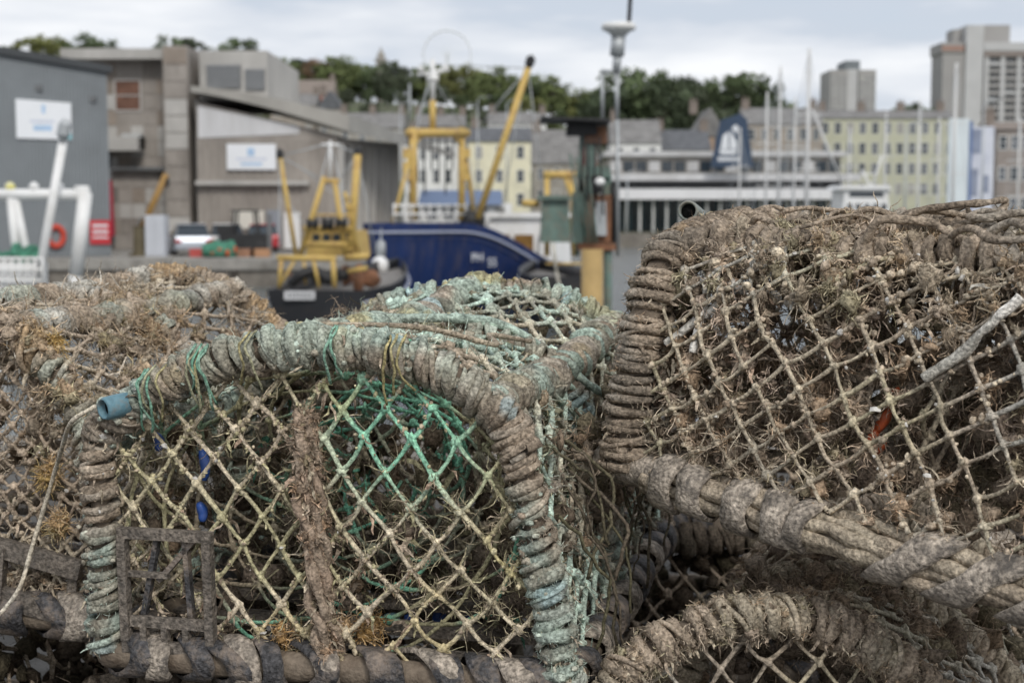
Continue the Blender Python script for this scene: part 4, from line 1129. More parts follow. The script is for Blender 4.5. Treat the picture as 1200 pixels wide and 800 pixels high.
for px, tp, k, w in ((22, 52, 2, .9), (48, 38, 4, 1.0), (66, 40, 4, .9), (84, 46, 2, .8), (108, 38, 0, .9), (128, 45, 0, .9)):
    tree(px, tp, 360, k, f'{KT[k]} treetop showing above the grey metal shed roof', 'treetops above the metal shed', w)
for px, tp, k, w in ((205, 40, 0, .9), (228, 42, 3, .9), (284, 42, 0, 1.0), (302, 54, 1, .9), (318, 66, 0, .9)):
    tree(px, tp, 360, k, f'{KT[k]} treetop rising behind the concrete block and its louvred box', 'treetops behind the concrete block', w)
for px, tp, k, w in ((712, 95, 1, .8), (728, 80, 0, .75), (752, 75, 0, .8), (775, 84, 1, .8), (800, 83, 1, .75), (822, 92, 3, .7), (843, 85, 0, .8), (868, 80, 0, .85), (888, 84, 1, .7), (812, 105, 1, .8), (858, 106, 1, .8), (735, 110, 1, .8), (768, 112, 3, .8), (790, 118, 1, .8)):
    tree(px, tp, 262 + (px % 9), k, f'{KT[k]} tree in the dense clump standing above the flat grey quayside building', 'clump of trees above the flat quayside building', w)
for px, tp, k, w in ((902, 108, 2, .8), (925, 118, 2, .8), (948, 122, 0, .8), (970, 132, 0, .8), (1056, 122, 0, .7), (1068, 118, 1, .6), (1080, 122, 0, .8), (905, 128, 0, .8)):
    tree(px, tp, 300, k, f'small {KT[k]} tree over the rooftops near the yellow-green terrace', 'small trees near the terrace and tower blocks', w)

# ------------------------------------------------------------------ buildings
M_GLASS = glass('window_glass')
M_WFRAME = mat('white_window_frame', (.62, .62, .60), .6, .1, 3)
M_SLATE = mat('slate_roof', (.115, .12, .13), .85, .3, 1.2, bump=.3, bscale=4)
M_SLATE2 = mat('weathered_slate', (.20, .195, .19), .85, .3, 1.0, bump=.3, bscale=4)
WCACHE = {}
M_GLASS_REFL = mat('reflection_grey_glass', (.12, .13, .145), .12, .3, 1.5, spec=.6); M_CURT = mat('curtained_pane', (.30, .29, .27), .4, .2, 2)  # mid-grey glass has a reflection put into its colour
def window(parent, cx, y, z0, w, h, framed=True, m=None, name='window'):
    """window in a wall that faces -Y: its frame projects from y, pane set back in it"""
    key = (round(w, 2), round(h, 2), framed)
    if key not in WCACHE:
        f = .09 if w > .7 else .06; mf = MB()
        mf.box(-w / 2, w / 2, -.05, .06, 0, f); mf.box(-w / 2, w / 2, -.05, .06, h - f, h); mf.box(-w / 2, -w / 2 + f, -.049, .06, f, h - f); mf.box(w / 2 - f, w / 2, -.049, .06, f, h - f)
        mf.box(-w / 2 + f, w / 2 - f, -.04, .05, h * .5 - .03, h * .5 + .03)
        pm = []
        for q, mm in enumerate((M_GLASS, M_GLASS_REFL, M_CURT)):
            mp = MB(); mp.box(-w / 2 + f, w / 2 - f, -.012, .012, f, h - f); me = mp.mesh('pane'); me.materials.append(mm); pm.append(me)
        WCACHE[key] = (mf.mesh('window'), pm)
    fm, pms = WCACHE[key]; pm = pms[(0, 1, 0, 2, 1, 0, 0, 1)[rt.randrange(8)]]
    org = ORIG[parent.name]
    a = bpy.data.objects.new(name, fm); COL.objects.link(a); a.parent = parent; a.location = np.array([cx, y, z0]) - org
    b = bpy.data.objects.new('pane', pm); COL.objects.link(b); b.parent = a
    if not fm.materials: fm.materials.append(M_WFRAME)
    return a

def house(name, label, px0, px1, eave, ridge_, d, wall, roof, cols, rows, base=None, wsize=(.9, 1.5), depth=8, gable=False, chim=1, group=None, cat='house', top_off=.5):
    x0, x1 = X(px0, d), X(px1, d); ze, zr = Z(eave, d), Z(ridge_, d)
    zb = min(T0(x0, d), T0(x1, d)) - .6 if base is None else base
    r = thing(name, label, cat, ((x0 + x1) / 2, d + depth / 2, zb), group)
    mb = MB(); mb.box(x0, x1, d, d + depth, zb, ze); mb.build('wall', wall, r)
    ov = .25; mb = MB()
    if gable:       # ridge runs along Y
        c = (x0 + x1) / 2
        mb.prism([[x0 - ov, d - .2, ze + .003], [x1 + ov, d - .2, ze + .003], [c, d - .2, zr]], (0, depth + .4, 0))
    else:
        mb.prism([[x0 - .1, d - ov, ze + .003], [x0 - .1, d + depth / 2, zr], [x0 - .1, d + depth + ov, ze + .003]], (x1 - x0 + .2, 0, 0))
    ro = mb.build('roof', roof, r)
    for q in range(chim):
        xc = x0 + (x1 - x0) * (.06 + .88 * q / max(1, chim - 1) if chim > 1 else .1)
        mb = MB(); mb.box(xc - .5, xc + .5, d + depth / 2 - .35, d + depth / 2 + .35, zr - .6, zr + .9); mb.box(xc - .55, xc + .55, d + depth / 2 - .4, d + depth / 2 + .4, zr + .905, zr + 1.05)
        for s in (-.25, .25): mb.lathe([(.13, 0), (.1, .45)], (xc + s, d + depth / 2, zr + 1.05), 8)
        mb.build('chimney', M_BRICKD, ro)
    for i in range(cols):
        for j in range(rows):
            cx = x0 + (x1 - x0) * (i + .5) / cols
            zt = ze - top_off - wsize[1] - j * 2.75
            if zt > zb + .3: window(r, cx, d - .002, zt, *wsize)
    return r
M_BRICKD = mat('dark_brick', (.22, .185, .16), .9, .3, 3)
M_CREAM = mat('cream_render', (.74, .70, .53), .85, .1, .8, dirt=(.45, .43, .36), dirt_amt=.4, dscale=.5)
M_WHITEW = mat('white_render', (.74, .74, .73), .85, .1, .8, dirt=(.45, .44, .42), dirt_amt=.4, dscale=.5)
M_STONE = mat('grey_stone', (.33, .31, .28), .9, .25, .8)
M_STONEB = mat('brown_stone', (.34, .30, .26), .9, .25, .8)
M_REDB = mat('red_brick', (.30, .13, .09), .9, .25, .8)
house('cream_house', 'cream rendered house with dark slate roof and three columns of windows', 549, 622, 166, 147, 168, M_CREAM, M_SLATE, 3, 3)
house('white_house', 'tall white rendered house with narrow windows behind the yellow gantry', 474, 548, 166, 152, 171, M_WHITEW, M_SLATE2, 5, 3, wsize=(.8, 1.7))
house('terrace_house', 'long grey stone house with wide pale slate roof right of the cream house', 624, 700, 192, 150, 182, M_STONE, M_SLATE2, 4, 2, chim=2)
house('terrace_house', 'grey slate-roofed house below the church tower on the slope', 396, 474, 150, 130, 225, M_STONE, M_SLATE2, 4, 2, chim=3)
house('brick_house', 'red brick house with dark roof among the hill trees', 334, 392, 110, 92, 300, M_REDB, M_BRICKD, 3, 2, chim=2)
house('terrace_house', 'brownish stone house with tall chimneys under the red brick house', 318, 372, 124, 108, 265, M_STONEB, M_SLATE2, 3, 2, chim=3)
house('terrace_house', 'small grey house with steep gable beside the hall roof ridge', 374, 402, 128, 106, 262, M_STONE, M_SLATE, 2, 2, gable=True, chim=1)
house('terrace_house', 'stone house row with pale roofs on the slope under the trees', 486, 545, 148, 132, 235, M_STONEB, M_SLATE2, 5, 2, chim=3)
house('terrace_house', 'light grey roofed house between the derrick boom and dark mast platform', 572, 640, 146, 130, 238, M_WHITEW, M_SLATE2, 4, 2, chim=2)
house('white_house', 'low white-gabled house with pale roof beside the radar mast', 716, 774, 168, 138, 176, M_WHITEW, M_SLATE2, 3, 1, chim=1)
house('terrace_house', 'dark slate-roofed house between the white gable and the ship banner', 772, 832, 176, 150, 178, M_STONE, M_SLATE, 3, 1, chim=2)
house('brick_house', 'tan gabled house beside the dark blue ship banner', 812, 850, 160, 126, 184, mat('tan_brick', (.40, .29, .21), .9, .2, 1), M_SLATE2, 2, 1, gable=True)
house('stone_warehouse', 'brown stone warehouse behind the tallest yacht masts', 872, 962, 146, 124, 186, M_STONEB, M_SLATE2, 6, 3, chim=2, cat='warehouse')
house('yellow_terrace', 'long yellow-green rendered terrace with rows of windows under a grey roof', 958, 1118, 139, 127, 196, mat('yellow_green_render', (.49, .49, .375), .85, .12, .8, dirt=(.42, .42, .36), dirt_amt=.4, dscale=.4), M_SLATE2, 11, 4, wsize=(1.0, 1.6), chim=4, cat='terrace', base=-1.0)
house('brick_house', 'brown brick quayside house next to the painted hoarding', 1166, 1262, 152, 140, 128, mat('brown_brick', (.28, .245, .22), .9, .25, 1), M_BRICKD, 7, 3, wsize=(.8, 1.3), chim=2, base=-1.0)

# long low quayside hall with flat roofs
d = 140; M_LGREY = mat('light_grey_cladding', (.50, .50, .50), .7, .12, .6, dirt=(.33, .32, .31), dirt_amt=.5, dscale=.4)
M_DGREY = mat('dark_grey_cladding', (.16, .165, .17), .7, .15, .6)
fb = thing('quayside_hall', 'long flat-roofed grey hall with white canopy and dark glazed ground floor', 'hall', (X(850, d), d + 7, -1.0))
x0, x1 = X(716, d), X(992, d)
mb = MB(); mb.box(x0, x1, d + 3, d + 14, -.95, Z(182, d)); mb.build('wall', M_STONE, fb)
mb = MB(); mb.box(x0 - .5, x1 + .5, d + 2.4, d + 14.3, Z(182, d) + .003, Z(176, d)); mb.build('roof', M_LGREY, fb)
mb = MB(); mb.box(x0 - 1, x1 + 1, d - 1.5, d + 2.99, Z(212, d), Z(204, d)); mb.build('upper_canopy', M_LGREY, fb)
mb = MB(); mb.box(x0 - 1, x1 + 1, d - 4, d + 2.98, Z(234, d), Z(222, d)); mb.build('canopy', mat('white_canopy', (.72, .72, .73), .5, .06, .5), fb)
mb = MB(); mb.box(x0, x1, d + 1.5, d + 2.97, Z(222, d) + .003, Z(212, d) - .003); mb.build('clerestory', M_DGREY, fb)
for q in range(18):
    xa = x0 + (x1 - x0) * (q + .08) / 18; xb = x0 + (x1 - x0) * (q + .92) / 18
    mb = MB(); mb.box(xa, xb, d + 2.5, d + 2.96, -.9, Z(234, d) - .01); mb.build('window', mat('teal_glazing', (.05, .09, .10), .1, .4, .4) if q == 0 else bpy.data.materials['teal_glazing'], fb)
    mb = MB(); mb.box(xa, xb, d + 2.85, d + 2.995, Z(200, d), Z(188, d)); mb.build('window', M_GLASS if q % 3 else M_LGREY, fb)
    mb = MB(); mb.lathe([(.12, 0), (.12, Z(234, d) + .95)], (xa - .1, d - 3, -.95), 8); mb.build('column', M_WFRAME, fb)

# dark banner with a white ship
d = 137; M_NAVY = mat('navy_banner', (.035, .06, .105), .6, .15, .6)
bn = thing('ship_banner', 'dark blue rooftop banner with white sailing ship emblem and caption', 'banner', (X(857, d), d, Z(204, d)))
mb = MB(); pl = [(832, 196), (882, 196), (874, 140), (866, 133), (843, 141)]
mb.prism([[X(a, d), d, Z(b, d)] for a, b in pl], (0, .25, 0)); mb.build('board', M_NAVY, bn)
M_WPRINT = mat('white_print', (.70, .72, .75), .6, .05, 1)
for k, poly in enumerate(([(841, 176), (864, 176), (861, 181), (844, 181)], [(846, 159), (852, 154), (853, 175), (843, 175)], [(854, 152), (862, 166), (863, 175), (854.5, 175)], [(856, 150), (861, 146), (864, 149), (862, 158)])):
    mb = MB(); mb.prism([[X(a, d), d - .012 - .002 * k, Z(b, d)] for a, b in poly], (0, .01, 0)); mb.build('ship_emblem', M_WPRINT, bn)
for k in range(8):
    a = 840.5 + k * 3.4; mb = MB(); mb.box(X(a, d), X(a + 2.6, d), d - .012, d - .003, Z(189 - (k in (3, 4)) * 0, d), Z(184, d)); mb.build('caption_letter', M_WPRINT, bn)
for a in (838, 876): mb = MB(); mb.bar((X(a, d), d + .4, Z(204, d)), (X(a, d), d + .4, Z(150, d)), .18); mb.build('post', M_DGREY, bn)

# tower blocks
M_TB = mat('tower_concrete', (.34, .33, .32), .9, .1, .12); M_TW = mat('tower_panel', (.50, .50, .50), .85, .08, .2); M_TBR = mat('tower_band', (.28, .24, .22), .9, .1, .2)
d = 420; tb = thing('tower_block', 'smaller distant concrete tower block with pale centre strip', 'tower block', (X(997, d), d + 8, T0(X(997, d), d) - 1))
zb = T0(X(997, d), d) - 1
for nm, a, b, yo, y0, y1, m in (('wall', 970, 990, 0, 140, 82, M_TB), ('wall', 1003, 1023, 0, 140, 82, M_TB), ('stair_strip', 990.2, 1002.8, .8, 140, 81, M_TW), ('plant_room', 990, 1007, 3, 81.9, 70, mat('dark_plant_room', (.17, .19, .2), .8, .1, .3))):
    mb = MB(); mb.box(X(a, d), X(b, d), d + yo, d + 14, zb if y0 > 100 else Z(y0, d), Z(y1, d)); mb.build(nm, m, tb)
for i in range(2):
    for j in range(8):
        for k in range(3): window(tb, X((973.5, 1006.5)[i] + k * 6.5, d), d - .003, Z(94 + j * 6, d), 1.0, .9)
d = 300; x0 = X(1100, d); zb = T0(X(1150, d), d) - 1
tb = thing('tower_block', 'large distant tower block with blank beige end wall and balcony columns', 'tower block', (X(1160, d), d + 10, zb))
xm = X(1146, d); x1 = X(1262, d)
mb = MB(); mb.box(x0, xm, d, d + 8, zb, Z(62, d)); mb.build('end_wall', M_TB, tb)
mb = MB(); mb.box(xm + .003, x1, d + 1.2, d + 8, zb, Z(62, d) - .003); mb.build('wall', mat('tower_recess_grey', (.24, .23, .225), .9, .15, .3), tb)  # recessed wall, a darker grey than the piers
mb = MB(); mb.box(x0 - .3, X(1124, d), d - .3, d + 8.3, Z(62, d) + .003, Z(50, d)); mb.build('parapet', M_TB, tb)
mb = MB(); mb.box(x0 - .34, X(1124, d), d - .36, d - .31, Z(60, d), Z(54, d)); mb.build('parapet_band', mat('tower_rust_band', (.33, .21, .17), .9, .1, .3), tb)
mb = MB(); mb.box(X(1126, d), X(1146, d), d - .5, d + 8, zb, Z(30, d)); mb.build('lift_shaft', M_TW, tb)
mb = MB(); mb.box(X(1147, d), x1 + .3, d - .3, d + 8.2, Z(60, d), Z(50, d)); mb.build('parapet', M_TW, tb)
mb = MB(); mb.box(X(1147, d), x1 + .2, d - .1, d + 8, Z(66, d), Z(60.1, d)); mb.build('parapet_band', M_TBR, tb)
mb = MB(); mb.box(X(1115, d), X(1125.8, d), d + 2, d + 7, Z(49.9, d), Z(33, d)); mb.build('plant_room', M_TB, tb); mb = MB(); mb.box(X(1146.2, d), X(1181, d), d + 2, d + 7, Z(49.9, d), Z(28, d)); mb.build('plant_room', M_TB, tb)
for q in range(6):
    a = 1149 + q * 19; mb = MB(); mb.box(X(a, d), X(a + 5, d), d + .2, d + 1.19, zb, Z(66.1, d)); mb.build('wall_pier', M_TW, tb)
    for j in range(14):
        py = 72 + j * 8.5
        mb = MB(); mb.box(X(a + 5.2, d), X(a + 18.8, d), d + .3, d + 1.195, Z(py + 4.5, d), Z(py + 1, d)); mb.build('balcony', M_TB if (q + j) % 5 else M_TW, tb)
        if q < 3: window(tb, X(a + 12, d), d + 1.196, Z(py + .9, d), 1.9, .95)
        
# painted hoardings on the quay
d = 118
hb_ = thing('hoarding', 'tall pale hoarding panel with a blue edge near the terrace', 'hoarding', (X(1126, d), d + .2, -1.1))
mb = MB(); mb.box(X(1110, d), X(1133, d), d, d + .3, -1.6, Z(139, d)); mb.build('panel', mat('pale_panel', (.66, .72, .74), .6, .08, .3), hb_)
mb = MB(); mb.box(X(1133.2, d), X(1137, d), d - .05, d + .3, -1.6, Z(142, d)); mb.build('edge_strip', mat('blue_edge', (.14, .20, .36), .6, .1, .5), hb_)
hb2 = thing('hoarding', 'blue and white printed hoarding beside the brown brick house', 'hoarding', (X(1151, d), d + .7, -1.1))
mb = MB(); mb.box(X(1137.5, d), X(1165, d), d + .5, d + .8, -1.6, Z(148, d)); mb.build('panel', mat('printed_panel', (.62, .64, .70), .6, .12, .5, dirt=(.30, .33, .45), dirt_amt=.6, dscale=.35), hb2)
for (a, b, y0, y1) in ((1138.5, 1150, 180, 151), (1138.5, 1147, 230, 198), (1152, 1160, 226, 205)):
    mb = MB(); mb.box(X(a, d), X(b, d), d + .48, d + .497, Z(y0, d), Z(y1, d)); mb.build('printed_block', mat('blue_print', (.24, .27, .35), .6, .3, .5) if a == 1138.5 and y0 == 180 else bpy.data.materials['blue_print'], hb2)

# church tower and big wheel far behind
d = 470; x = X(448, d); zb = T0(x, d) - .5
ct = thing('church_tower', 'thin dark monument tower above the skyline trees', 'tower', (x, d, zb))
mb = MB(); mb.box(x - 1.5, x + 1.5, d - 1.5, d + 1.5, zb, Z(72, d)); mb.build('shaft', M_STONE, ct)
mb = MB(); mb.box(x - 2.0, x + 2.0, d - 2, d + 2, Z(72, d) + .003, Z(70, d)); mb.lathe([(1.3, 0), (1.3, 1.6), (.6, 2.6), (.1, 4)], (x, d, Z(70, d)), 8); mb.build('lantern', M_STONE, ct)
d = 640; c = at(524, 64, d); zb = T0(c[0], d) - .5; M_WHEEL = mat('pale_wheel_steel', (.78, .80, .82), .5, .05, .2)
fw = thing('ferris_wheel', 'faint pale observation wheel standing behind the wooded hill', 'ferris wheel', (c[0], d, zb))
R_ = 27 / FPX * d; th = np.linspace(0, 2 * np.pi, 49)
mb = MB()
for dy in (-.8, .8): mb.tube(np.stack([c[0] + R_ * np.cos(th), d + dy + 0 * th, c[2] + R_ * np.sin(th)], -1), .15, 6, ref=np.broadcast_to([0, 1., 0], (49, 3)))
mb.build('rim', M_WHEEL, fw)
for q in range(24):
    a = q * math.pi / 12; mb = MB(); mb.rod(c, c + np.array([math.cos(a) * R_, 0, math.sin(a) * R_]), .06, .06, 5); mb.build('spoke', M_WHEEL, fw)
    e = c + np.array([math.cos(a) * R_ * 1.02, 0, math.sin(a) * R_ * 1.02]); mb = MB(); mb.lathe([(.3, -.7), (.55, -.4), (.55, .3), (.2, .6)], e, 8); mb.build('gondola', M_WHEEL, fw)
for s in (-1, 1):
    mb = MB(); mb.bar(c + np.array([0, 1.6, 0]), np.array([c[0] + s * 7, d + 3, zb]), .6); mb.build('support_leg', M_WHEEL, fw)

# ------------------------------------------------------------------ left: metal shed and concrete hall on the far quay
FQZ = -1.1
M_SHED = mat('grey_corrugated_cladding', (.215, .235, .25), .55, .10, .5, dirt=(.17, .18, .19), dirt_amt=.4, dscale=.4)
pA = np.array([X(-140, 52.0), 52.0 + 8, 0]); pA = np.array([-24.3, 60.6, 0]); pB = np.array([X(129, 64), 64, 0])
e = nrm(pB - pA); ln = np.linalg.norm(pB - pA); nrm_ = np.array([e[1], -e[0], 0])
sh = thing('metal_shed', 'grey corrugated metal shed with dark roof edge on the far quay', 'shed', [*(pA + pB)[:2] / 2, FQZ])
def F(s, o, z): return np.array([*(pA + e * s + nrm_ * o)[:2], z])
zA = Z(44, 60.6); zB = Z(80, 64)
mb = MB(); mb.prism([F(0, 0, FQZ), F(ln, 0, FQZ), F(ln, 0, zB), F(0, 0, zA)], -nrm_ * 12); mb.build('wall', M_SHED, sh)
nr = 46
for q in range(nr):
    s = ln * (q + .5) / nr; zt = zA + (zB - zA) * s / ln
    mb = MB(); mb.prism([F(s - .05, .002, FQZ + .05), F(s + .05, .002, FQZ + .05), F(s + .05, .002, zt - .3), F(s - .05, .002, zt - .3)], nrm_ * .05); mb.build('cladding_rib', M_SHED, sh)
mb = MB(); mb.prism([F(-.2, .25, zA - .22), F(ln + .2, .25, zB - .22), F(ln + .2, .25, zB + .10), F(-.2, .25, zA + .10)], -nrm_ * 12.5); mb.build('roof', mat('dark_roof_edge', (.06, .065, .07), .7, .1, .5), sh)
def shed_px(px):           # distance along the shed wall at photo column px
    k = (px - 600) / FPX; return (k * pA[1] - pA[0]) / (e[0] - k * e[1])
def shed_pt(px, py, o=.06):
    s = shed_px(px); p = F(s, o, 0); return np.array([p[0], p[1], Z(py, p[1])])
sg = thing('wall_sign', 'white sign with pale blue emblem on the grey metal shed', 'sign', shed_pt(56, 163))
mb = MB(); mb.prism([shed_pt(24, 162, .07), shed_pt(88, 164, .07), shed_pt(88, 121, .07), shed_pt(24, 116, .07)], nrm_ * .06); mb.build('board', mat('white_sign', (.80, .82, .85), .5, .03, 1), sg)
M_PB = mat('pale_blue_print', (.40, .56, .76), .5, .1, 2); M_LB = mat('sign_lettering', (.62, .66, .76), .5, .1, 2)
for poly, m in (([(54, 133), (58, 133), (58, 123), (54, 123)], M_PB), ([(44, 153), (65, 153.5), (65, 147), (44, 147)], M_PB), ([(40, 144), (68, 144.5), (68, 141), (40, 140.5)], M_LB), ([(83, 163), (87.5, 163), (87.5, 157), (83, 157)], mat('teal_print', (.15, .5, .56), .5, .1, 2))):
    mb = MB(); mb.prism([shed_pt(a, b, .134) for a, b in poly], nrm_ * .004); mb.build('printed_mark', m, sg)
for (px, py) in ((52, 103), (114, 116)):
    mb = MB(); c = shed_pt(px, py, .05); mb.box(-.14, .14, -.1, .12, -.12, .12, M=lambda v: v + c); tag(mb.build('wall_lamp', M_DGREY), f'small dark lamp box on the metal shed {"above the white sign" if px < 60 else "near its far corner"}', 'lamp')
lb_ = thing('lifebuoy', 'red lifebuoy hanging on the grey metal shed wall', 'lifebuoy', shed_pt(66, 290, .05))
c = shed_pt(66, 277, .16); th = np.linspace(0, 2 * np.pi, 33); mb = MB()
mb.tube(c + np.cos(th)[:, None] * e * .33 + np.sin(th)[:, None] * np.array([0, 0, .42]), .13, 10, ref=np.broadcast_to(nrm_, (33, 3))); mb.build('ring', mat('red_buoy', (.50, .06, .035), .5, .1, 3), lb_, True)
mb = MB(); mb.prism([c - e * .55 - np.array([0, 0, .55]) - nrm_ * .12, c + e * .55 - np.array([0, 0, .55]) - nrm_ * .12, c + e * .55 + np.array([0, 0, .6]) - nrm_ * .12, c - e * .55 + np.array([0, 0, .6]) - nrm_ * .12], nrm_ * .03); mb.build('back_board', M_SHED, lb_)
rs = thing('red_notice', 'red notice board with white lettering at the shed corner', 'sign', shed_pt(118, 288, .1))
mb = MB(); mb.prism([shed_pt(106, 286, .1), shed_pt(130, 286, .1), shed_pt(130, 258, .1), shed_pt(106, 258, .1)], nrm_ * .05); mb.build('board', mat('red_board', (.50, .035, .045), .5, .1, 3), rs)
for y0, y1 in ((266, 263), (273, 270), (279, 277)):
    mb = MB(); mb.prism([shed_pt(109, y0, .155), shed_pt(127, y0, .155), shed_pt(127, y1, .155), shed_pt(109, y1, .155)], nrm_ * .006); mb.build('lettering', M_WPRINT, rs)

# concrete block and sloping-roof hall
M_BRUT = mat('weathered_concrete', (.33, .30, .27), .92, .22, .6, bump=.2, bscale=3, dirt=(.17, .15, .13), dirt_amt=.65, dscale=.35, stretch=(1, 1, .45))
M_BRUTL = mat('pale_concrete', (.46, .445, .42), .92, .15, .5, dirt=(.28, .27, .25), dirt_amt=.55, dscale=.3, stretch=(1, 1, .5))
d = 76
cb = thing('concrete_block', 'tall weathered concrete building with flat projecting roof and rusty window', 'building', (X(180, d), d + 4, FQZ))
mb = MB(); mb.box(X(108, d), X(203, d), d, d + 10, FQZ, Z(72, d)); mb.build('wall', M_BRUT, cb)
mb = MB(); mb.box(X(84, d), X(214, d), d - 1.2, d + 10, Z(72, d) + .003, Z(60, d)); mb.build('roof_slab', M_BRUTL, cb)
mb = MB(); mb.box(X(203, d) + .003, X(231, d), d - 1.6, d + 10, FQZ, Z(58, d)); mb.build('corner_pier', M_BRUT, cb)
w_ = window(cb, X(153, d), d - .004, Z(131, d), 32 / FPX * d, 37 / FPX * d)
w_.data = w_.data.copy(); w_.data.materials[0] = M_BRUTL; w_.children[0].data = w_.children[0].data.copy(); w_.children[0].data.materials[0] = mat('rusty_shutter', (.16, .085, .06), .9, .4, 2)
PAN = [M_BRUT, M_BRUTL, mat('stained_concrete', (.25, .225, .20), .92, .3, .8, dirt=(.13, .11, .095), dirt_amt=.7, dscale=.5, stretch=(1, 1, .4)), M_BRUT, mat('brown_stained_concrete', (.29, .245, .205), .92, .3, .8, dirt=(.15, .13, .11), dirt_amt=.6, dscale=.6, stretch=(1, 1, .4))]
ph_ = (Z(74, d) - FQZ) / 12; pw_ = (X(202, d) - X(109, d)) / 6
for i in range(6):
    for j in range(12):
        xa_, za_ = X(109, d) + i * pw_, FQZ + j * ph_; yc = (X(153, d) - xa_) / pw_
        if -.35 < yc < 1.35 and Z(134, d) - ph_ < za_ < Z(92, d): continue
        mb = MB(); mb.box(xa_ + .03, xa_ + pw_ - .03, d - .03 - .012 * rt.random(), d - .002, za_ + .03, za_ + ph_ - .03); mb.build('concrete_panel', rt.choice(PAN), cb)
for j in range(12):
    za_ = FQZ + j * (Z(60, d) - FQZ) / 12
    mb = MB(); mb.box(X(204.5, d), X(230, d), d - 1.64 - .01 * rt.random(), d - 1.602, za_ + .03, za_ + (Z(60, d) - FQZ) / 12 - .03); mb.build('concrete_panel', rt.choice(PAN[:2] + PAN), cb)
mb = MB(); mb.rod((X(198, d), d - .2, FQZ), (X(198, d), d - .2, Z(76, d)), .09); mb.build('downpipe', M_DGREY, cb)
mb = MB(); mb.rod((X(234, d), d - .3, FQZ), (X(234, d), d - .3, Z(118, d)), .1); mb.build('downpipe', M_DGREY, cb)
for (a, b, y0, y1, dp, m) in ((128, 172, 178, 162, 1.6, M_BRUTL), (150, 172, 176, 158, 1.0, mat('grey_vent', (.45, .46, .46), .6, .1, 2)), (128, 200, 200, 196, .6, M_DGREY)):
    mb = MB(); mb.box(X(a, d), X(b, d), d - dp, d - .02, Z(y0, d), Z(y1, d)); mb.build('ledge', m, cb)
mb = MB(); mb.bar((X(134, d), d - .5, Z(285, d)), (X(132, d), d - .5, Z(165, d)), .22, .22); mb.build('dark_pipe', M_DGREY, cb)
mb = MB(); mb.bar((X(136, d), d - .9, Z(276, d)), (X(134, d), d - .9, Z(212, d)), .3, .3); mb.build('red_pipe', mat('crimson_pipe', (.42, .03, .06), .6, .15, 2), cb)

d = 74
hl = thing('market_hall', 'grey hall with louvred upper storey and long sloping roof', 'hall', (X(340, d), d + 6, FQZ))
mb = MB(); mb.box(X(232, d), X(312, d), d + 1, d + 12, Z(116, d), Z(57, d)); mb.build('upper_storey', M_BRUTL, hl)
for (a, b, y0, y1) in ((241, 281, 102, 74), (286, 309, 104, 79)):
    lv = MB(); lv.box(X(a, d), X(b, d), d + .9, d + .995, Z(y0, d), Z(y1, d)); lo = lv.build('louvre', M_DGREY, hl)
    for q in range(9):
        z = Z(y0, d) + (q + .3) * (Z(y1, d) - Z(y0, d)) / 9; mb = MB(); mb.box(X(a, d) + .03, X(b, d) - .03, d + .84, d + .898, z, z + .06); mb.build('louvre_slat', mat('louvre_grey', (.30, .31, .32), .7, .1, 2) if q == 0 and a == 241 else bpy.data.materials['louvre_grey'], lo)
xa, xe = X(232, d), X(396, d)
mb = MB(); mb.prism([(xa, d, FQZ), (xe, d, FQZ), (xe, d, Z(158, d)), (xa, d, Z(119, d))], (0, 12, 0)); mb.build('end_wall', M_BRUT, hl)
mb = MB(); mb.prism([(xa + .1, d - .04, Z(162, d)), (X(352, d), d - .04, Z(157, d)), (X(352, d), d - .04, Z(149, d)), (xa + .1, d - .04, Z(124, d))], (0, .035, 0)); mb.build('translucent_panel', mat('pale_sheet', (.60, .60, .61), .6, .1, .4, dirt=(.45, .44, .43), dirt_amt=.5, dscale=.5, stretch=(3, 3, .3)), hl)
for q in range(17):
    s = xa + .3 + q * (X(392, d) - xa - .3) / 17; mb = MB(); mb.box(s, s + .10, d - .10, d - .005, FQZ + .05, Z(164, d)); mb.build('cladding_rib', M_BRUT, hl)
mb = MB(); mb.box(xa, X(364, d), d - .5, d - .11, Z(217, d), Z(212, d)); mb.build('canopy_rail', M_BRUTL, hl)
mb = MB(); G = []
for s in np.linspace(0, 1, 12):
    xr = X(230, d) + s * (X(412, d) - X(230, d)); zr = Z(115, d) + (Z(161, d) - Z(115, d)) * s ** 1.25 + .25
    G.append([(xr, d - .7, zr), (xr, d - .7, zr + .3 + .55 * s), (xr + 3.0 + 1.0 * s, d + 34, zr + .40), (xr + 3.0 + 1 * s, d + 34, zr + .02)])
G = np.array(G); G = np.concatenate([G, G[:, :1]], 1); mb.sheet(G); mb.add(G[-1, :4], [[0, 1, 2, 3]]); mb.build('roof', mat('grey_hall_roof', (.36, .345, .315), .85, .15, .4, dirt=(.25, .24, .22), dirt_amt=.5, dscale=.3), hl)
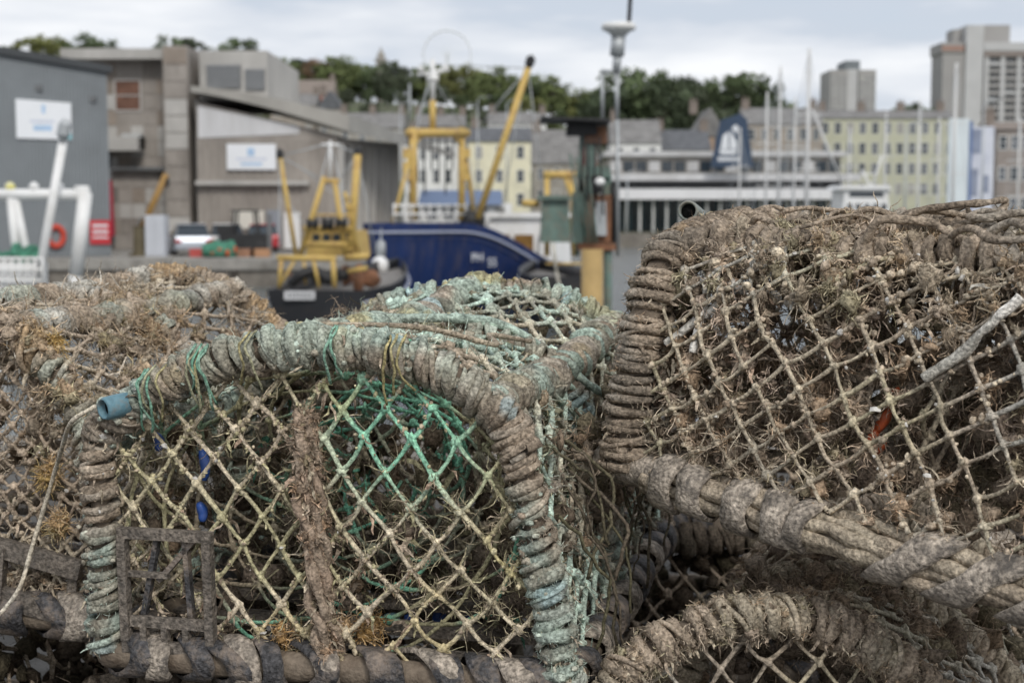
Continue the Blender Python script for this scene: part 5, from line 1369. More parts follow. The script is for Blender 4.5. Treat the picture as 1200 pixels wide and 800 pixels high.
# long side wall running away to the right
p0 = np.array([xe + .02, d + .02]); p1 = np.array([X(468, 104), 104.0]); e2 = (p1 - p0) / np.linalg.norm(p1 - p0); l2 = np.linalg.norm(p1 - p0)
mb = MB(); mb.prism([(*p0, FQZ), (*p1, FQZ), (*p1, Z(168, 104)), (*p0, Z(162, d))], (-1.0, .4, 0)); mb.build('side_wall', M_BRUT, hl)
n2 = np.array([e2[1], -e2[0]])
for q in range(9):
    s = p0 + e2 * l2 * (q + .15) / 9 + n2 * .02; t = p0 + e2 * l2 * (q + .7) / 9 + n2 * .02; zt = Z(162, d) + 2.0 * (q / 9) * .6
    mb = MB(); mb.prism([(*s, FQZ + 2.6), (*t, FQZ + 2.6), (*t, zt - .8), (*s, zt - .8)], (*(n2 * .05), 0)); mb.build('window', M_GLASS, hl)
    mb = MB(); c = p0 + e2 * l2 * q / 9 + n2 * .15; mb.bar((*c, FQZ), (*c, zt - .3), .35); mb.build('column', M_BRUTL, hl)
s2 = thing('wall_sign', 'white sign with pale blue lettering on the grey hall', 'sign', (X(297, d), d - .2, Z(199, d)))
mb = MB(); mb.box(X(268, d), X(325, d), d - .22, d - .13, Z(199, d), Z(169, d)); mb.build('board', bpy.data.materials['white_sign'], s2)
for (a, b, y0, y1, m) in ((292, 300, 183, 174, M_PB), (279, 314, 188, 185, M_LB), (284, 309, 194, 191, M_PB)):
    mb = MB(); mb.box(X(a, d), X(b, d), d - .23, d - .222, Z(y0, d), Z(y1, d)); mb.build('printed_mark', m, s2)
for (a, b, y0, y1, m, lab, cat) in ((273, 310, 268, 247, mat('cream_sheet', (.66, .64, .57), .7, .08, .6), 'cream roller door low on the grey hall wall', 'door'), (313, 330, 290, 246, mat('bluegrey_door', (.25, .27, .30), .6, .1, .6), 'blue-grey steel door beside the cream roller door', 'door'), (333, 352, 291, 249, M_WHITEW, 'white door panel low on the grey hall', 'door')):
    mb = MB(); mb.box(X(a, d), X(b, d), d - .2, d - .11, max(Z(y0, d), FQZ), Z(y1, d)); o = mb.build('hall_door', m)
    tag(o, lab, cat)

# small kiosk with a blue roof behind the trawler
d = 86
kk = thing('quay_kiosk', 'white quayside kiosk with blue sloping roof behind the trawler rail', 'kiosk', (X(540, d), d + 3, WATER))
mb = MB(); mb.box(X(474, d), X(600, d), d, d + 6, WATER - 1, Z(238, d)); mb.build('wall', M_WHITEW, kk)
mb = MB(); mb.prism([(X(490, d), d - .5, Z(240, d)), (X(490, d), d + 3, Z(222, d)), (X(490, d), d + 6.5, Z(240, d))], (X(588, d) - X(490, d), 0, 0)); mb.build('roof', mat('blue_roof', (.12, .17, .28), .6, .12, 1), kk)
for q in range(6): window(kk, X(486 + q * 20, d), d - .004, Z(258, d), .7, .8)
# ------------------------------------------------------------------ boats
M_BLUEH = mat('navy_hull_paint', (.014, .032, .115), .42, .2, .8, dirt=(.085, .08, .11), dirt_amt=.6, dscale=2.2, spec=.45, stretch=(2.2, 2.2, .35))
M_BLACKH = mat('black_hull_paint', (.018, .019, .022), .45, .3, 1, dirt=(.06, .045, .035), dirt_amt=.5, dscale=1.2)
M_WHITEB = mat('white_boat_paint', (.78, .78, .77), .4, .06, 1, dirt=(.5, .46, .4), dirt_amt=.35, dscale=1.5)
M_YELP = mat('yellow_gantry_paint', (.60, .42, .13), .6, .22, 3, dirt=(.26, .13, .06), dirt_amt=.8, dscale=3.0)
M_DECK = mat('boat_deck', (.20, .19, .18), .8, .25, 2)
M_BLACK = mat('black_gear', (.025, .025, .026), .6, .3, 4)
M_RUST = mat('rusty_steel', (.21, .10, .055), .85, .4, 4, dirt=(.09, .06, .045), dirt_amt=.7, dscale=3)
M_GALV = mat('galvanised_steel', (.42, .44, .45), .5, .15, 3, metal=.4)
M_GREENP = mat('faded_green_paint', (.12, .18, .155), .65, .3, 3, dirt=(.20, .15, .11), dirt_amt=.75, dscale=5)
M_BROWNG = mat('warm_cabin_glass', (.22, .12, .035), .2, .3, 3)
M_NETG = mat('green_net_heap', (.07, .22, .15), .95, .4, 6, bump=.8, bscale=20)

def place(loc, hd):
    """local boat frame (x forward, y port, z up) to world; hd = bow direction angle"""
    c, s = math.cos(hd), math.sin(hd); loc = np.asarray(loc, float)
    def M(v):
        v = np.atleast_2d(np.asarray(v, float))
        return np.stack([loc[0] + c * v[:, 0] - s * v[:, 1], loc[1] + s * v[:, 0] + c * v[:, 1], loc[2] + v[:, 2]], -1)
    return M

def hull(parent, M, L_, B, H0, H1, m, rake=.12, flare=.35, draft=.6, bluff=2.2, deck_drop=.35, n=26, name='hull', deckm=None, sheer=None):
    xs = np.linspace(0, 1, n); rows = []
    for x in xs:
        hb = B / 2 * (1 - x ** bluff) * (.82 + .18 * min(1, x * 4)); hb = max(hb, .03)
        h = H1 + (H0 - H1) * (x ** 1.6 if sheer is None else float(sheer(x)))
        pr = []
        for q in np.linspace(-1, 1, 13):
            a = abs(q); z = -draft + (h + draft) * a ** 1.7
            fl = 1 - flare * (1 - a) * x
            y = np.sign(q) * hb * (a ** .55) * fl
            pr.append((x * L_ + rake * L_ * x ** 6 * a * 1.0, y, z))
        rows.append(pr)
    G = np.array(rows)
    mb = MB(); mb.sheet(M(G.reshape(-1, 3)).reshape(G.shape)); 
    mb.add(M(G[0]), None, [[0, i + 1, i] for i in range(1, 12)])
    # bulwark thickness: inner skin down to the deck
    top = G[:, [0, -1]].copy(); inn = top.copy(); inn[..., 1] *= .94; low = inn.copy(); low[..., 2] -= deck_drop
    for k in (0, 1): mb.sheet(M(np.stack([top[:, k], inn[:, k], low[:, k]], 1).reshape(-1, 3)).reshape(n, 3, 3))
    o = mb.build(name, m, parent, True)
    mb = MB(); mb.sheet(M(low.reshape(-1, 3)).reshape(n, 2, 3)); mb.build('deck', deckm or M_DECK, parent)
    # rubbing strake
    mb = MB()
    for k in (0, -1):
        p = G[:, k].copy(); p[:, 2] -= .28; p[:, 1] *= 1.0; p[:, 1] += np.sign(p[:, 1]) * .03
        mb.tube(M(p), .045, 6)
    mb.build('rubbing_strake', mat('strake_pale', (.35, .38, .48), .6, .1, 2) if 'strake_pale' not in bpy.data.materials else bpy.data.materials['strake_pale'], o)
    return o, G

def bars(parent, name, m, segs, w):
    for s in segs:
        mb = MB(); mb.rod(s[0], s[1], (s[2] if len(s) > 2 else w) / 2 * (.8 if m is M_YELP else 1), None, 8); mb.build(name, m, parent, True)

# ---- blue trawler
bow = np.array([X(441, 42), 42.0, WATER]); hd = math.atan2(-.76, -.65)
Lb = 8.4; stern = bow - np.array([math.cos(hd), math.sin(hd), 0]) * Lb
tr = thing('trawler', 'navy blue trawler with white wheelhouse, yellow goalpost gantry and derrick', 'fishing boat', stern + np.array([math.cos(hd), math.sin(hd), 0]) * Lb / 2)
Mt = place(stern, hd)
ho, G = hull(tr, Mt, Lb, 2.9, 2.74, 1.25, M_BLUEH, rake=.06, bluff=3.6, deck_drop=.5, flare=.55, sheer=lambda x: sm(x, .08, .70))
def hull_text(s, x0, side, z, size, m, parent, M, G):
    """letters cut as text mesh laid just off the hull side"""
    cu = bpy.data.curves.new('registration', 'FONT'); cu.body = s; cu.size = size; cu.extrude = .004
    o = bpy.data.objects.new('registration', cu); COL.objects.link(o)
    dg = bpy.context.evaluated_depsgraph_get(); me = bpy.data.meshes.new_from_object(o.evaluated_get(dg))
    bpy.data.objects.remove(o)
    v = np.array([q.co[:] for q in me.vertices]); 
    return v, me
for k, s in enumerate(('PH', '55')):
    v, me = hull_text(s, 0, 0, 0, .38, None, None, None, None)
    x = 5.5 - k * .62 - v[:, 0]                              # reads left to right on the port side
    hb = 1.45 * (1 - (np.clip(x, 0, Lb) / Lb) ** 3.6) * (1 - .55 * .25 * x / Lb)
    P = Mt(np.stack([x, hb + .10 + v[:, 2], 1.55 + v[:, 1] - .16 * k], -1)) - ORIG[tr.name]
    me.vertices.foreach_set('co', P.astype(np.float32).ravel()); me.update()
    o = bpy.data.objects.new('registration', me); COL.objects.link(o); o.parent = tr; me.materials.append(M_WPRINT)
d = 45.0
mb = MB(); c0 = at(487, 258, 44.2); c1 = at(541, 258, 46.2)
yel = []
tl, tr_ = at(484, 152, 44.2), at(543, 152, 46.2)
bars(tr, 'gantry_post', M_YELP, ((at(484, 258, 44.2), at(484, 150, 44.2), .30), (at(541, 258, 46.2), at(541, 150, 46.2), .28)), .28)
bars(tr, 'gantry_beam', M_YELP, ((at(478, 156, 44.1), at(548, 156, 46.3), .34), (at(482, 172, 44.2), at(496, 158, 44.7), .12), (at(543, 172, 46.2), at(530, 158, 45.8), .12)), .3)
bars(tr, 'gantry_brace', M_YELP, ((at(460, 262, 43.4), at(482, 178, 44.1), .15), (at(556, 262, 46.8), at(546, 176, 46.3), .17)), .15)
for px, dd in ((478, 44.1), (546, 46.25)):
    for py in (180, 196, 206):
        mb = MB(); mb.box(-.14, .14, -.12, .12, -.15, .15, M=lambda v: v + at(px, py, dd)); mb.build('gantry_block', M_YELP, tr)
bars(tr, 'mast', M_YELP, ((at(507, 152, 45.1), at(507, 118, 45.1), .26),), .2)
bars(tr, 'mast_top', M_WHITEB, ((at(507, 118, 45.1), at(507, 70, 45.1), .15), (at(489, 88, 45.0), at(526, 82, 45.2), .12), (at(493, 84, 45.0), at(493, 78, 45.0), .2), (at(521, 83, 45.2), at(521, 77, 45.2), .2), (at(500, 92, 45.1), at(514, 92, 45.1), .25)), .12)
bars(tr, 'whip_aerial', M_GALV, ((at(480, 155, 44.2), at(480, 98, 44.2), .06),), .05)
bars(tr, 'derrick_boom', M_YELP, ((at(560, 256, 46.0), at(619, 80, 46.0), .27),), .3)
mb = MB(); mb.lathe([(.06, -.2), (.15, -.1), (.16, .12), (.06, .22)], at(621, 73, 46.0), 10, axis=(.3, 0, .95)); mb.build('derrick_block', M_BLACK, tr)
bars(tr, 'winch', M_BLACK, ((at(545, 258, 46), at(562, 258, 46.4), .6),), .5)
for q in range(9):
    a = at(462 + q * 10.5, 262 - (q > 6) * 1, 43.2 + q * .36); b = a + np.array([0, 0, .62]); bars(tr, 'rail_post', M_WHITEB, ((a, b, .05),), .05)
for py in (241, 251): bars(tr, 'rail', M_WHITEB, ((at(460, py, 43.2), at(546, py, 46.0), .06),), .05)
mb = MB(); p = [at(530, 256, 46.8), at(572, 256, 47.4), at(572, 268, 47.4), at(530, 266, 46.8)]; mb.prism(p, (.3, 1.2, 0)); mb.build('bulwark_cover', M_WHITEB, tr)
wh0 = at(566, 300, 46.9)
mb = MB(); mb.prism([at(562, 304, 46.9), at(640, 312, 46.9), at(637, 254, 46.9), at(575, 254, 46.9)], (.9, 1.9, 0)); wh = mb.build('wheelhouse', M_WHITEB, tr)
mb = MB(); mb.prism([at(566, 255, 46.7), at(648, 255, 46.7), at(646, 249, 46.7), at(570, 249, 46.7)], (1.0, 2.3, 0)); mb.build('roof', M_WHITEB, wh)
for a, b in ((583, 597), (603, 625)):
    mb = MB(); mb.prism([at(a, 292, 46.86), at(b, 294, 46.86), at(b, 275, 46.86), at(a, 275, 46.86)], (0, .03, 0)); mb.build('window', M_BROWNG, wh)
mb = MB(); mb.prism([at(632, 306, 46.6), at(652, 306, 46.6), at(650, 268, 46.6), at(634, 268, 46.6)], (.5, 1.0, 0)); mb.build('locker', M_WHITEB, tr)

wires = ((507, 76, 45.1, 462, 262, 43.4), (507, 76, 45.1, 619, 80, 46), (507, 90, 45.1, 484, 152, 44.2), (507, 90, 45.1, 543, 152, 46.2), (619, 80, 46, 640, 262, 46.8), (619, 80, 46, 560, 150, 46), (543, 156, 46.2, 562, 258, 46), (615, 90, 46, 588, 250, 46.4), (484, 156, 44.2, 470, 262, 43.5))
bars(tr, 'rigging_wire', M_GALV, tuple((at(*q[:3]), at(*q[3:]), .035) for q in wires), .03)
bars(tr, 'rigging_hose', M_BLACK, tuple((at(478 + 9 * q, 160, 44.3 + .3 * q), at(482 + 8 * q, 200 + 14 * (q % 3), 44.3 + .3 * q), .05) for q in range(8)), .03)
for q in range(5):
    mb = MB(); c = at(450 + 26 * q, 292 + 3 * q, 42.0 + .95 * q) + np.array([-.05, -.5, 0]); mb.lathe([(.02, -.3), (.15, -.22), (.15, .2), (.03, .3)], c, 10); mb.build('fender', M_BLACK if q % 2 else M_GALV, tr, True)
# ---- black workboat with yellow frames, stern towards the pots
st = np.array([X(368, 33.5), 33.5, WATER]); Mk = place(st, math.radians(80))
bk = thing('workboat', 'black-hulled workboat with yellow stern gantry and crossed booms', 'fishing boat', st + np.array([.5, 3.2, 0]))
hull(bk, Mk, 7.2, 2.9, 1.75, 1.22, M_BLACKH, bluff=3, deck_drop=.3)
mb = MB(); mb.prism([at(333, 351, 33.42), at(369, 351, 33.42), at(369, 341, 33.42), at(333, 341, 33.42)], (0, .03, 0)); npl = mb.build('name_plate', mat('grey_white_plate', (.55, .55, .56), .6, .1, 2), bk)
for q in range(7):
    a = 337 + q * 4.3; mb = MB(); mb.prism([at(a, 348, 33.415), at(a + 2.6, 348, 33.415), at(a + 2.6, 344, 33.415), at(a, 344, 33.415)], (0, .004, 0)); mb.build('plate_letter', M_DGREY, npl)
D0 = 33.8
bars(bk, 'stern_frame_post', M_YELP, ((at(327, 337, D0), at(330, 300, D0), .13), (at(392, 337, D0), at(390, 300, D0), .16), (at(374, 337, D0), at(367, 303, D0), .11), (at(327, 336, D0), at(346, 304, D0), .09), (at(358, 333, D0 + 1), at(356, 303, D0 + 1), .09)), .1)
bars(bk, 'stern_frame_beam', M_YELP, ((at(325, 302, D0), at(394, 303, D0), .17),), .15)
D1 = 35.2
bars(bk, 'gantry_leg', M_YELP, ((at(352, 300, D1), at(380, 207, D1), .17), (at(406, 305, D1), at(392, 210, D1), .15), (at(421, 300, D1), at(404, 225, D1), .12)), .15)
bars(bk, 'gantry_beam', M_YELP, ((at(356, 268, D1), at(414, 268, D1), .20), (at(358, 286, D1), at(412, 286, D1), .17), (at(376, 212, D1), at(398, 212, D1), .14), (at(364, 252, D1), at(410, 252, D1), .07)), .15)
bars(bk, 'boom', M_YELP, ((at(347, 300, D1), at(328, 183, D1), .14), (at(411, 300, D1), at(419, 180, D1), .24)), .15)
for px, py in ((328, 181), (419, 179)):
    mb = MB(); mb.lathe([(.04, -.12), (.10, -.04), (.09, .08), (.03, .14)], at(px, py, D1), 8); mb.build('boom_block', M_BLACK, bk)
bars(bk, 'mast', M_WHITEB, ((at(387, 210, D1), at(387, 165, D1), .07), (at(376, 170, D1), at(398, 170, D1), .07)), .06)
mb = MB(); mb.prism([at(358, 300, 36.2), at(418, 300, 36.2), at(414, 270, 36.2), at(362, 270, 36.2)], (.2, 1.6, 0)); cb_ = mb.build('wheelhouse', M_YELP, bk)
for a in (366, 378, 390, 402):
    mb = MB(); mb.prism([at(a, 284, 36.17), at(a + 9, 284, 36.17), at(a + 9, 274, 36.17), at(a, 274, 36.17)], (0, .02, 0)); mb.build('window', M_GLASS, cb_)
mb = MB(); mb.tube(catmull([at(340, 333, 34.6), at(352, 322, 34.6), at(370, 318, 34.7), at(388, 330, 34.6)], 16), .13, 8); mb.build('net_drum', M_BLACK, bk, True)
mb = MB(); c = at(420, 325, 35.5); lumps(mb, [c, c + np.array([.3, .1, -.05]), c + np.array([-.3, .2, .05])], [.28, .24, .2], (.2, .1, .05), 3, .9, True); mb.build('gear_heap', M_RUST, bk, True)
bars(bk, 'boom_arm', M_YELP, ((at(406, 302, 34.6), at(432, 300, 34.4), .2), (at(408, 318, 34.6), at(430, 314, 34.4), .14)), .12)
bars(bk, 'rigging_wire', M_GALV, ((at(328, 183, D1), at(387, 168, D1), .03), (at(419, 180, D1), at(387, 168, D1), .03), (at(328, 183, D1), at(327, 302, D0), .025), (at(350, 195, D1), at(419, 250, D1), .02)), .03)
bf = thing('fender', 'white round fender hung beside the black workboat', 'fender', at(445, 318, 40.6))
mb = MB(); lumps(mb, [at(445, 311, 40.6)], .2, (.8, .8, .78), 4, .05, True); mb.build('ball', M_WHITEB, bf, True)
mb = MB(); mb.rod(at(445, 302, 40.6), at(447, 268, 41.4), .02); mb.build('lanyard', M_GALV, bf)

bars(bk, 'rigging_wire', M_GALV, tuple((at(a, b, D1), at(c, f, D1), .03) for a, b, c, f in ((387, 168, 352, 300), (387, 168, 421, 300), (328, 183, 380, 212), (419, 182, 396, 212), (419, 182, 440, 300), (340, 240, 360, 268))), .03)
bars(bk, 'gantry_ladder', M_YELP, tuple((at(404, 232 + 12 * q, D1 - .1), at(414, 232 + 12 * q, D1 - .1), .05) for q in range(6)), .05)
for (px, py, rr, m) in ((366, 262, .16, M_BLACK), (384, 262, .2, M_BLACK), (400, 261, .15, M_BLACK), (372, 324, .2, M_BLACK), (345, 326, .16, M_RUST), (402, 322, .22, M_BLACK)):
    mb = MB(); mb.lathe([(rr * .5, -.14), (rr, -.12), (rr * .6, -.05), (rr * .6, .05), (rr, .12), (rr * .5, .14)], at(px, py, D1 - .3), 12, axis=(1, .2, 0)); mb.build('winch_drum', m, bk)
# ---- white boat at the left with its gallows and crane arm
D2 = 27.0
wb0 = np.array([X(-30, D2), D2 - 1.0, WATER]); Mw = place(wb0, math.radians(100))
wb = thing('white_boat', 'white boat with tubular gallows and leaning crane arm by the shed', 'fishing boat', wb0 + np.array([-.4, 3, 0]))
hull(wb, Mw, 6.5, 2.8, 1.6, 1.2, M_WHITEB, bluff=3)
bars(wb, 'gallows_post', M_WHITEB, ((at(100, 226, D2), at(89, 322, D2), .27), (at(11, 215, D2), at(22, 330, D2), .17), (at(16, 222, D2), at(38, 330, D2), .15), (at(-40, 222, D2 + .5), at(-40, 335, D2 + .5), .2)), .2)
bars(wb, 'gallows_beam', M_WHITEB, ((at(-45, 228, D2), at(105, 228, D2), .21), (at(88, 222, D2), at(104, 222, D2), .14)), .2)
for px in (12, 40, 69):
    mb = MB(); mb.lathe([(.06, 0), (.09, .05), (.09, .12), (.03, .17)], at(px, 224, D2), 10); mb.build('deck_lamp', M_WHITEB if px > 20 else mat('lamp_yellow', (.7, .65, .2), .5, .1, 3), wb, True)
bars(wb, 'crane_arm', M_WHITEB, ((at(42, 345, D2 - .4), at(74, 165, D2 - .4), .17), (at(73, 168, D2 - .4), at(80, 140, D2 - .4), .10)), .16)
mb = MB(); mb.lathe([(.06, -.2), (.13, -.1), (.12, .1), (.05, .2)], at(75, 152, D2 - .5), 8, axis=(.2, 0, .95)); mb.build('crane_block', M_GALV, wb)
for px in range(-40, 52, 9): bars(wb, 'rail_post', M_WHITEB, ((at(px, 335, D2 - .6), at(px, 302, D2 - .6), .05),), .05)
for py in (303, 316, 329): bars(wb, 'rail', M_WHITEB, ((at(-45, py, D2 - .6), at(50, py, D2 - .6), .06),), .05)
mb = MB(); mb.prism([at(-45, 338, D2 - .3), at(48, 338, D2 - .3), at(48, 308, D2 - .3), at(-45, 308, D2 - .3)], (0, .4, 0)); mb.build('stern_locker', M_WHITEB, wb)
bars(wb, 'deck_support', M_WHITEB, ((at(88, 322, D2), at(88, 400, D2), .24), (at(24, 330, D2), at(24, 400, D2), .2), (at(42, 345, D2 - .4), at(42, 420, D2 - .4), .17), (at(-40, 335, D2), at(-40, 400, D2), .2)), .2)
ng = thing('net_heap', 'green fishing net piled on the white boat by the shed', 'fishing net', at(15, 305, D2 - .1))
mb = MB(); cs = [at(px, 297 + (px % 5), D2 - .1) for px in range(-12, 50, 8)]; lumps(mb, cs, np.linspace(.10, .16, len(cs)), (.07, .22, .15), 5, .8, True); mb.build('net_folds', M_NETG, ng)

# ---- rusty vessel: mast, platform and hauling gear
D3 = 17.0
rv0 = np.array([X(690, D3) - .2, D3 - 2.2, WATER]); Mr = place(rv0, math.radians(84))
rv = thing('rusty_vessel', 'rust-streaked vessel with radar mast, dark platform and green hauling gear', 'fishing boat', rv0 + np.array([.2, 3, 0]))
hull(rv, Mr, 6.0, 2.4, 1.2, .9, M_BLACKH, bluff=3)
bars(rv, 'mast_column', M_GREENP, ((at(692, 520, D3), at(692, 150, D3), .17), (at(713, 520, D3), at(712, 205, D3), .10), (at(676, 300, D3), at(682, 160, D3), .06)), .15)
bars(rv, 'mast_pole', M_GALV, ((at(724, 300, D3), at(723, 130, D3), .045), (at(706, 140, D3), at(706, 85, D3), .04), (at(723, 140, D3), at(723, 85, D3), .05), (at(704, 84, D3), at(728, 84, D3), .05)), .05)
bars(rv, 'radar_stalk', M_GALV, ((at(722, 85, D3), at(724, 62, D3), .10), (at(723, 66, D3), at(725, 42, D3), .17)), .12)
mb = MB(); mb.lathe([(.09, -.09), (.13, -.05), (.2, -.02), (.205, .02), (.19, .05), (.02, .075)], at(725, 33, D3), 20); mb.build('radar_dome', M_WHITEB, rv, True)
bars(rv, 'aerial', M_BLACK, ((at(737, 26, D3), at(741, -40, D3), .05),), .04)
mb = MB(); mb.prism([at(634, 136, D3 - .4), at(716, 139, D3 - .4), at(716, 143, D3 - .4), at(634, 139, D3 - .4)], (0, .9, 0)); mb.build('platform', M_BLACK, rv)
for (a, b, y0, y1, m) in ((664, 700, 158, 142, M_BLACK), (686, 712, 168, 148, M_RUST), (683, 700, 195, 170, mat('dark_red_gear', (.20, .05, .045), .7, .3, 6)), (676, 716, 208, 195, M_GREENP), (686, 720, 284, 228, M_RUST), (697, 711, 276, 236, M_GALV), (716, 722, 285, 212, M_BLACK), (671, 682, 285, 225, M_GREENP), (680, 690, 280, 215, mat('brown_gear', (.14, .1, .07), .8, .4, 6)), (676, 722, 293, 285, M_RUST), (684, 706, 226, 206, M_BLACK)):
    mb = MB(); z = at(a, y0, D3); dz = ((a * 7) % 5) * .05; mb.prism([at(a, y0, D3 - dz), at(b, y0, D3 - dz), at(b - 1, y1, D3 - dz), at(a + 1, y1, D3 - dz)], (0, .35, 0)); mb.build('hauler_housing', m, rv)
mb = MB(); lumps(mb, [at(703, 213, D3 - .3)], .065, (.8, .8, .7), 6, .05, True); mb.build('deck_lamp', M_WHITEB, rv, True)
bars(rv, 'samson_post', mat('ochre_post', (.42, .29, .12), .7, .2, 3, dirt=(.25, .2, .15), dirt_amt=.5, dscale=5), ((at(694, 600, D3 - .2), at(694, 292, D3 - .2), .26),), .26)
bars(rv, 'hydraulic_hose', M_BLACK, tuple((at(684 + 6 * q, 160, D3 - .3), at(680 + 9 * q, 225 + 9 * q, D3 - .3), .025) for q in range(4)), .03)
bars(rv, 'hydraulic_hose', M_GREENP, tuple((at(668 + 7 * q, 180 + 5 * q, D3 - .25), at(684 + 5 * q, 285, D3 - .25), .03) for q in range(4)), .03)
P = catmull([at(652, 318, D3), at(656, 335, D3), at(666, 355, D3), at(690, 372, D3)], 20); mb = MB(); mb.tube(P, .022, 6); mb.build('mooring_line', mat('pale_line', (.5, .48, .42), .9, .2, 9), rv)
bars(rv, 'mooring_line', bpy.data.materials['pale_line'], ((at(648, 285, D3), at(652, 318, D3), .04),), .03)

# ---- dark small boat with green cabin beyond it
D4 = 39.0
gb0 = np.array([X(662, D4), D4 - 1, WATER]); Mg = place(gb0, math.radians(95))
gb = thing('green_boat', 'small dark boat with faded green cabin and yellow gantry', 'fishing boat', gb0 + np.array([-.2, 3, 0]))
hull(gb, Mg, 6.5, 2.2, 1.6, 1.35, M_BLACKH, bluff=3)
mb = MB(); mb.prism([at(634, 284, D4), at(668, 284, D4), at(666, 234, D4), at(636, 234, D4)], (0, 1.6, 0)); gc = mb.build('cabin', M_GREENP, gb)
mb = MB(); mb.prism([at(630, 234, D4 - .2), at(671, 234, D4 - .2), at(669, 229, D4 - .2), at(632, 229, D4 - .2)], (0, 2, 0)); mb.build('roof', M_GREENP, gc)
bars(gb, 'gantry_post', M_YELP, ((at(641, 300, D4 + 2), at(641, 204, D4 + 2), .2), (at(673, 300, D4 + 2), at(671, 204, D4 + 2), .2), (at(673, 240, D4 + 2), at(662, 206, D4 + 2), .16)), .2)
bars(gb, 'gantry_beam', M_YELP, ((at(637, 205, D4 + 2), at(676, 205, D4 + 2), .28), (at(612, 238, D4 + 1.5), at(632, 239, D4 + 1.5), .25)), .2)
bars(gb, 'stripe', M_YELP, ((at(640, 309, D4 - 1.12), at(684, 309, D4 - 1.12), .07),), .06)

# ---- sailing yachts moored in the marina
M_MAST = mat('mast_alloy', (.62, .62, .61), .45, .06, 1)
M_COVER = mat('blue_sail_cover', (.07, .10, .20), .8, .2, 2)
GY_ = 'masted sailing yachts in the marina'
def yacht(px, top, d, hd, lab, r0=.09, cover=True):
    x = X(px, d); M = place((x, d, WATER), hd)
    y = thing('sailing_yacht', lab, 'yacht', (x, d, WATER), GY_)
    hull(y, lambda v: M(np.atleast_2d(v) - np.array([4.4, 0, 0])), 8.5, 2.7, 1.15, .95, M_WHITEB, bluff=2.2, deck_drop=.05, deckm=M_WHITEB)
    mb = MB(); c = np.array([[-2.2, -.85, .9], [1.6, -.6, .9], [1.6, .6, .9], [-2.2, .85, .9]]); t = c * np.array([.82, .8, 1]) + np.array([0, 0, .5])
    mb.add(M(np.concatenate([c, t])), [[0, 1, 5, 4], [1, 2, 6, 5], [2, 3, 7, 6], [3, 0, 4, 7], [4, 5, 6, 7]]); cab = mb.build('cabin', M_WHITEB, y)
    zt = Z(top, d)
    mb = MB(); mb.rod((x, d, WATER + .9), (x, d, zt), r0, r0 * .7, 8); ms = mb.build('mast', M_MAST, y, True)
    h = zt - WATER
    e_ = np.array([math.cos(hd), math.sin(hd), 0]); s_ = np.array([-e_[1], e_[0], 0]); b = np.array([x, d, 0])
    for f in (.45, .70):
        z = WATER + h * f; mb = MB(); mb.rod(b - s_ * .75 + [0, 0, z], b + s_ * .75 + [0, 0, z], .03); mb.build('spreader', M_MAST, ms)
    for e3 in (e_ * 4.3, -e_ * 4.1, s_ * 1.2, -s_ * 1.2):
        mb = MB(); mb.rod(b + e3 + [0, 0, WATER + 1.0], b + [0, 0, zt - .1], .013); mb.build('stay', M_GALV, y)
    mb = MB(); mb.rod(b - e_ * .1 + [0, 0, WATER + 2.0], b - e_ * 3.3 + [0, 0, WATER + 2.05], .07); mb.build('boom', M_MAST, y, True)
    if cover: mb = MB(); mb.tube(np.stack([b - e_ * q + [0, 0, WATER + 2.22] for q in (.15, 1, 2.2, 3.2)]), np.array([.24, .2, .16, .08]), 8); mb.build('sail_cover', M_COVER, y, True)
    return y
for a in ((897, 108, 88, 2.0, 'white yacht with short pale mast ahead of the brown warehouse end'), (912, 78, 84, 1.9, 'white yacht whose mast rises over the trees beside the warehouse'), (930, 114, 92, 1.75, 'white yacht with slim mast between the two tallest masts'),
          (945, 57, 80, 1.9, 'white yacht carrying the tallest mast, reaching into the sky', .13), (1036, 132, 98, 1.6, 'white yacht with slender mast in front of the yellow-green terrace middle'), (1075, 118, 95, 1.8, 'white yacht with mast before the terrace end nearer the hoarding'),
          (1098, 138, 99, 1.5, 'white yacht with low mast at the yellow-green terrace corner'), (1116, 74, 86, 1.7, 'white yacht with tall mast crossing the big tower block', .12), (1192, 138, 94, 1.4, 'white yacht with mast before the brown brick house'),
          (866, 150, 104, 1.8, 'small white yacht with low mast under the ship banner'), (994, 150, 101, 1.7, 'white yacht with mast at the warehouse end of the yellow-green terrace')):
    yacht(*a)
# white motor cruiser
d = 66; x = X(1014, d); M = place((x - .2, d + 3, WATER), math.radians(-82)); mc = thing('motor_cruiser', 'white motor cruiser with dark windscreen and raised aerial arms', 'boat', (x, d, WATER))
hull(mc, lambda v: M(np.atleast_2d(v) - np.array([3.5, 0, 0])), 7.0, 2.6, 1.5, 1.2, M_WHITEB, bluff=2.6, deckm=M_WHITEB)
mb = MB(); mb.prism([at(986, 262, d), at(1044, 262, d), at(1040, 222, d), at(990, 222, d)], (0, 2.6, 0)); cc = mb.build('cabin', M_WHITEB, mc)
mb = MB(); mb.prism([at(984, 222, d - .2), at(1046, 222, d - .2), at(1042, 217, d - .2), at(988, 217, d - .2)], (0, 3, 0)); mb.build('roof', M_WHITEB, cc)
mb = MB(); mb.prism([at(995, 231, d - .02), at(1036, 231, d - .02), at(1035, 225, d - .02), at(996, 225, d - .02)], (0, .02, 0)); mb.build('windscreen', M_GLASS, cc)
for q in range(5):
    a = 993 + q * 10; mb = MB(); mb.prism([at(a, 246, d - .02), at(a + 6, 246, d - .02), at(a + 6, 239, d - .02), at(a, 239, d - .02)], (0, .02, 0)); mb.build('window', M_GLASS, cc)
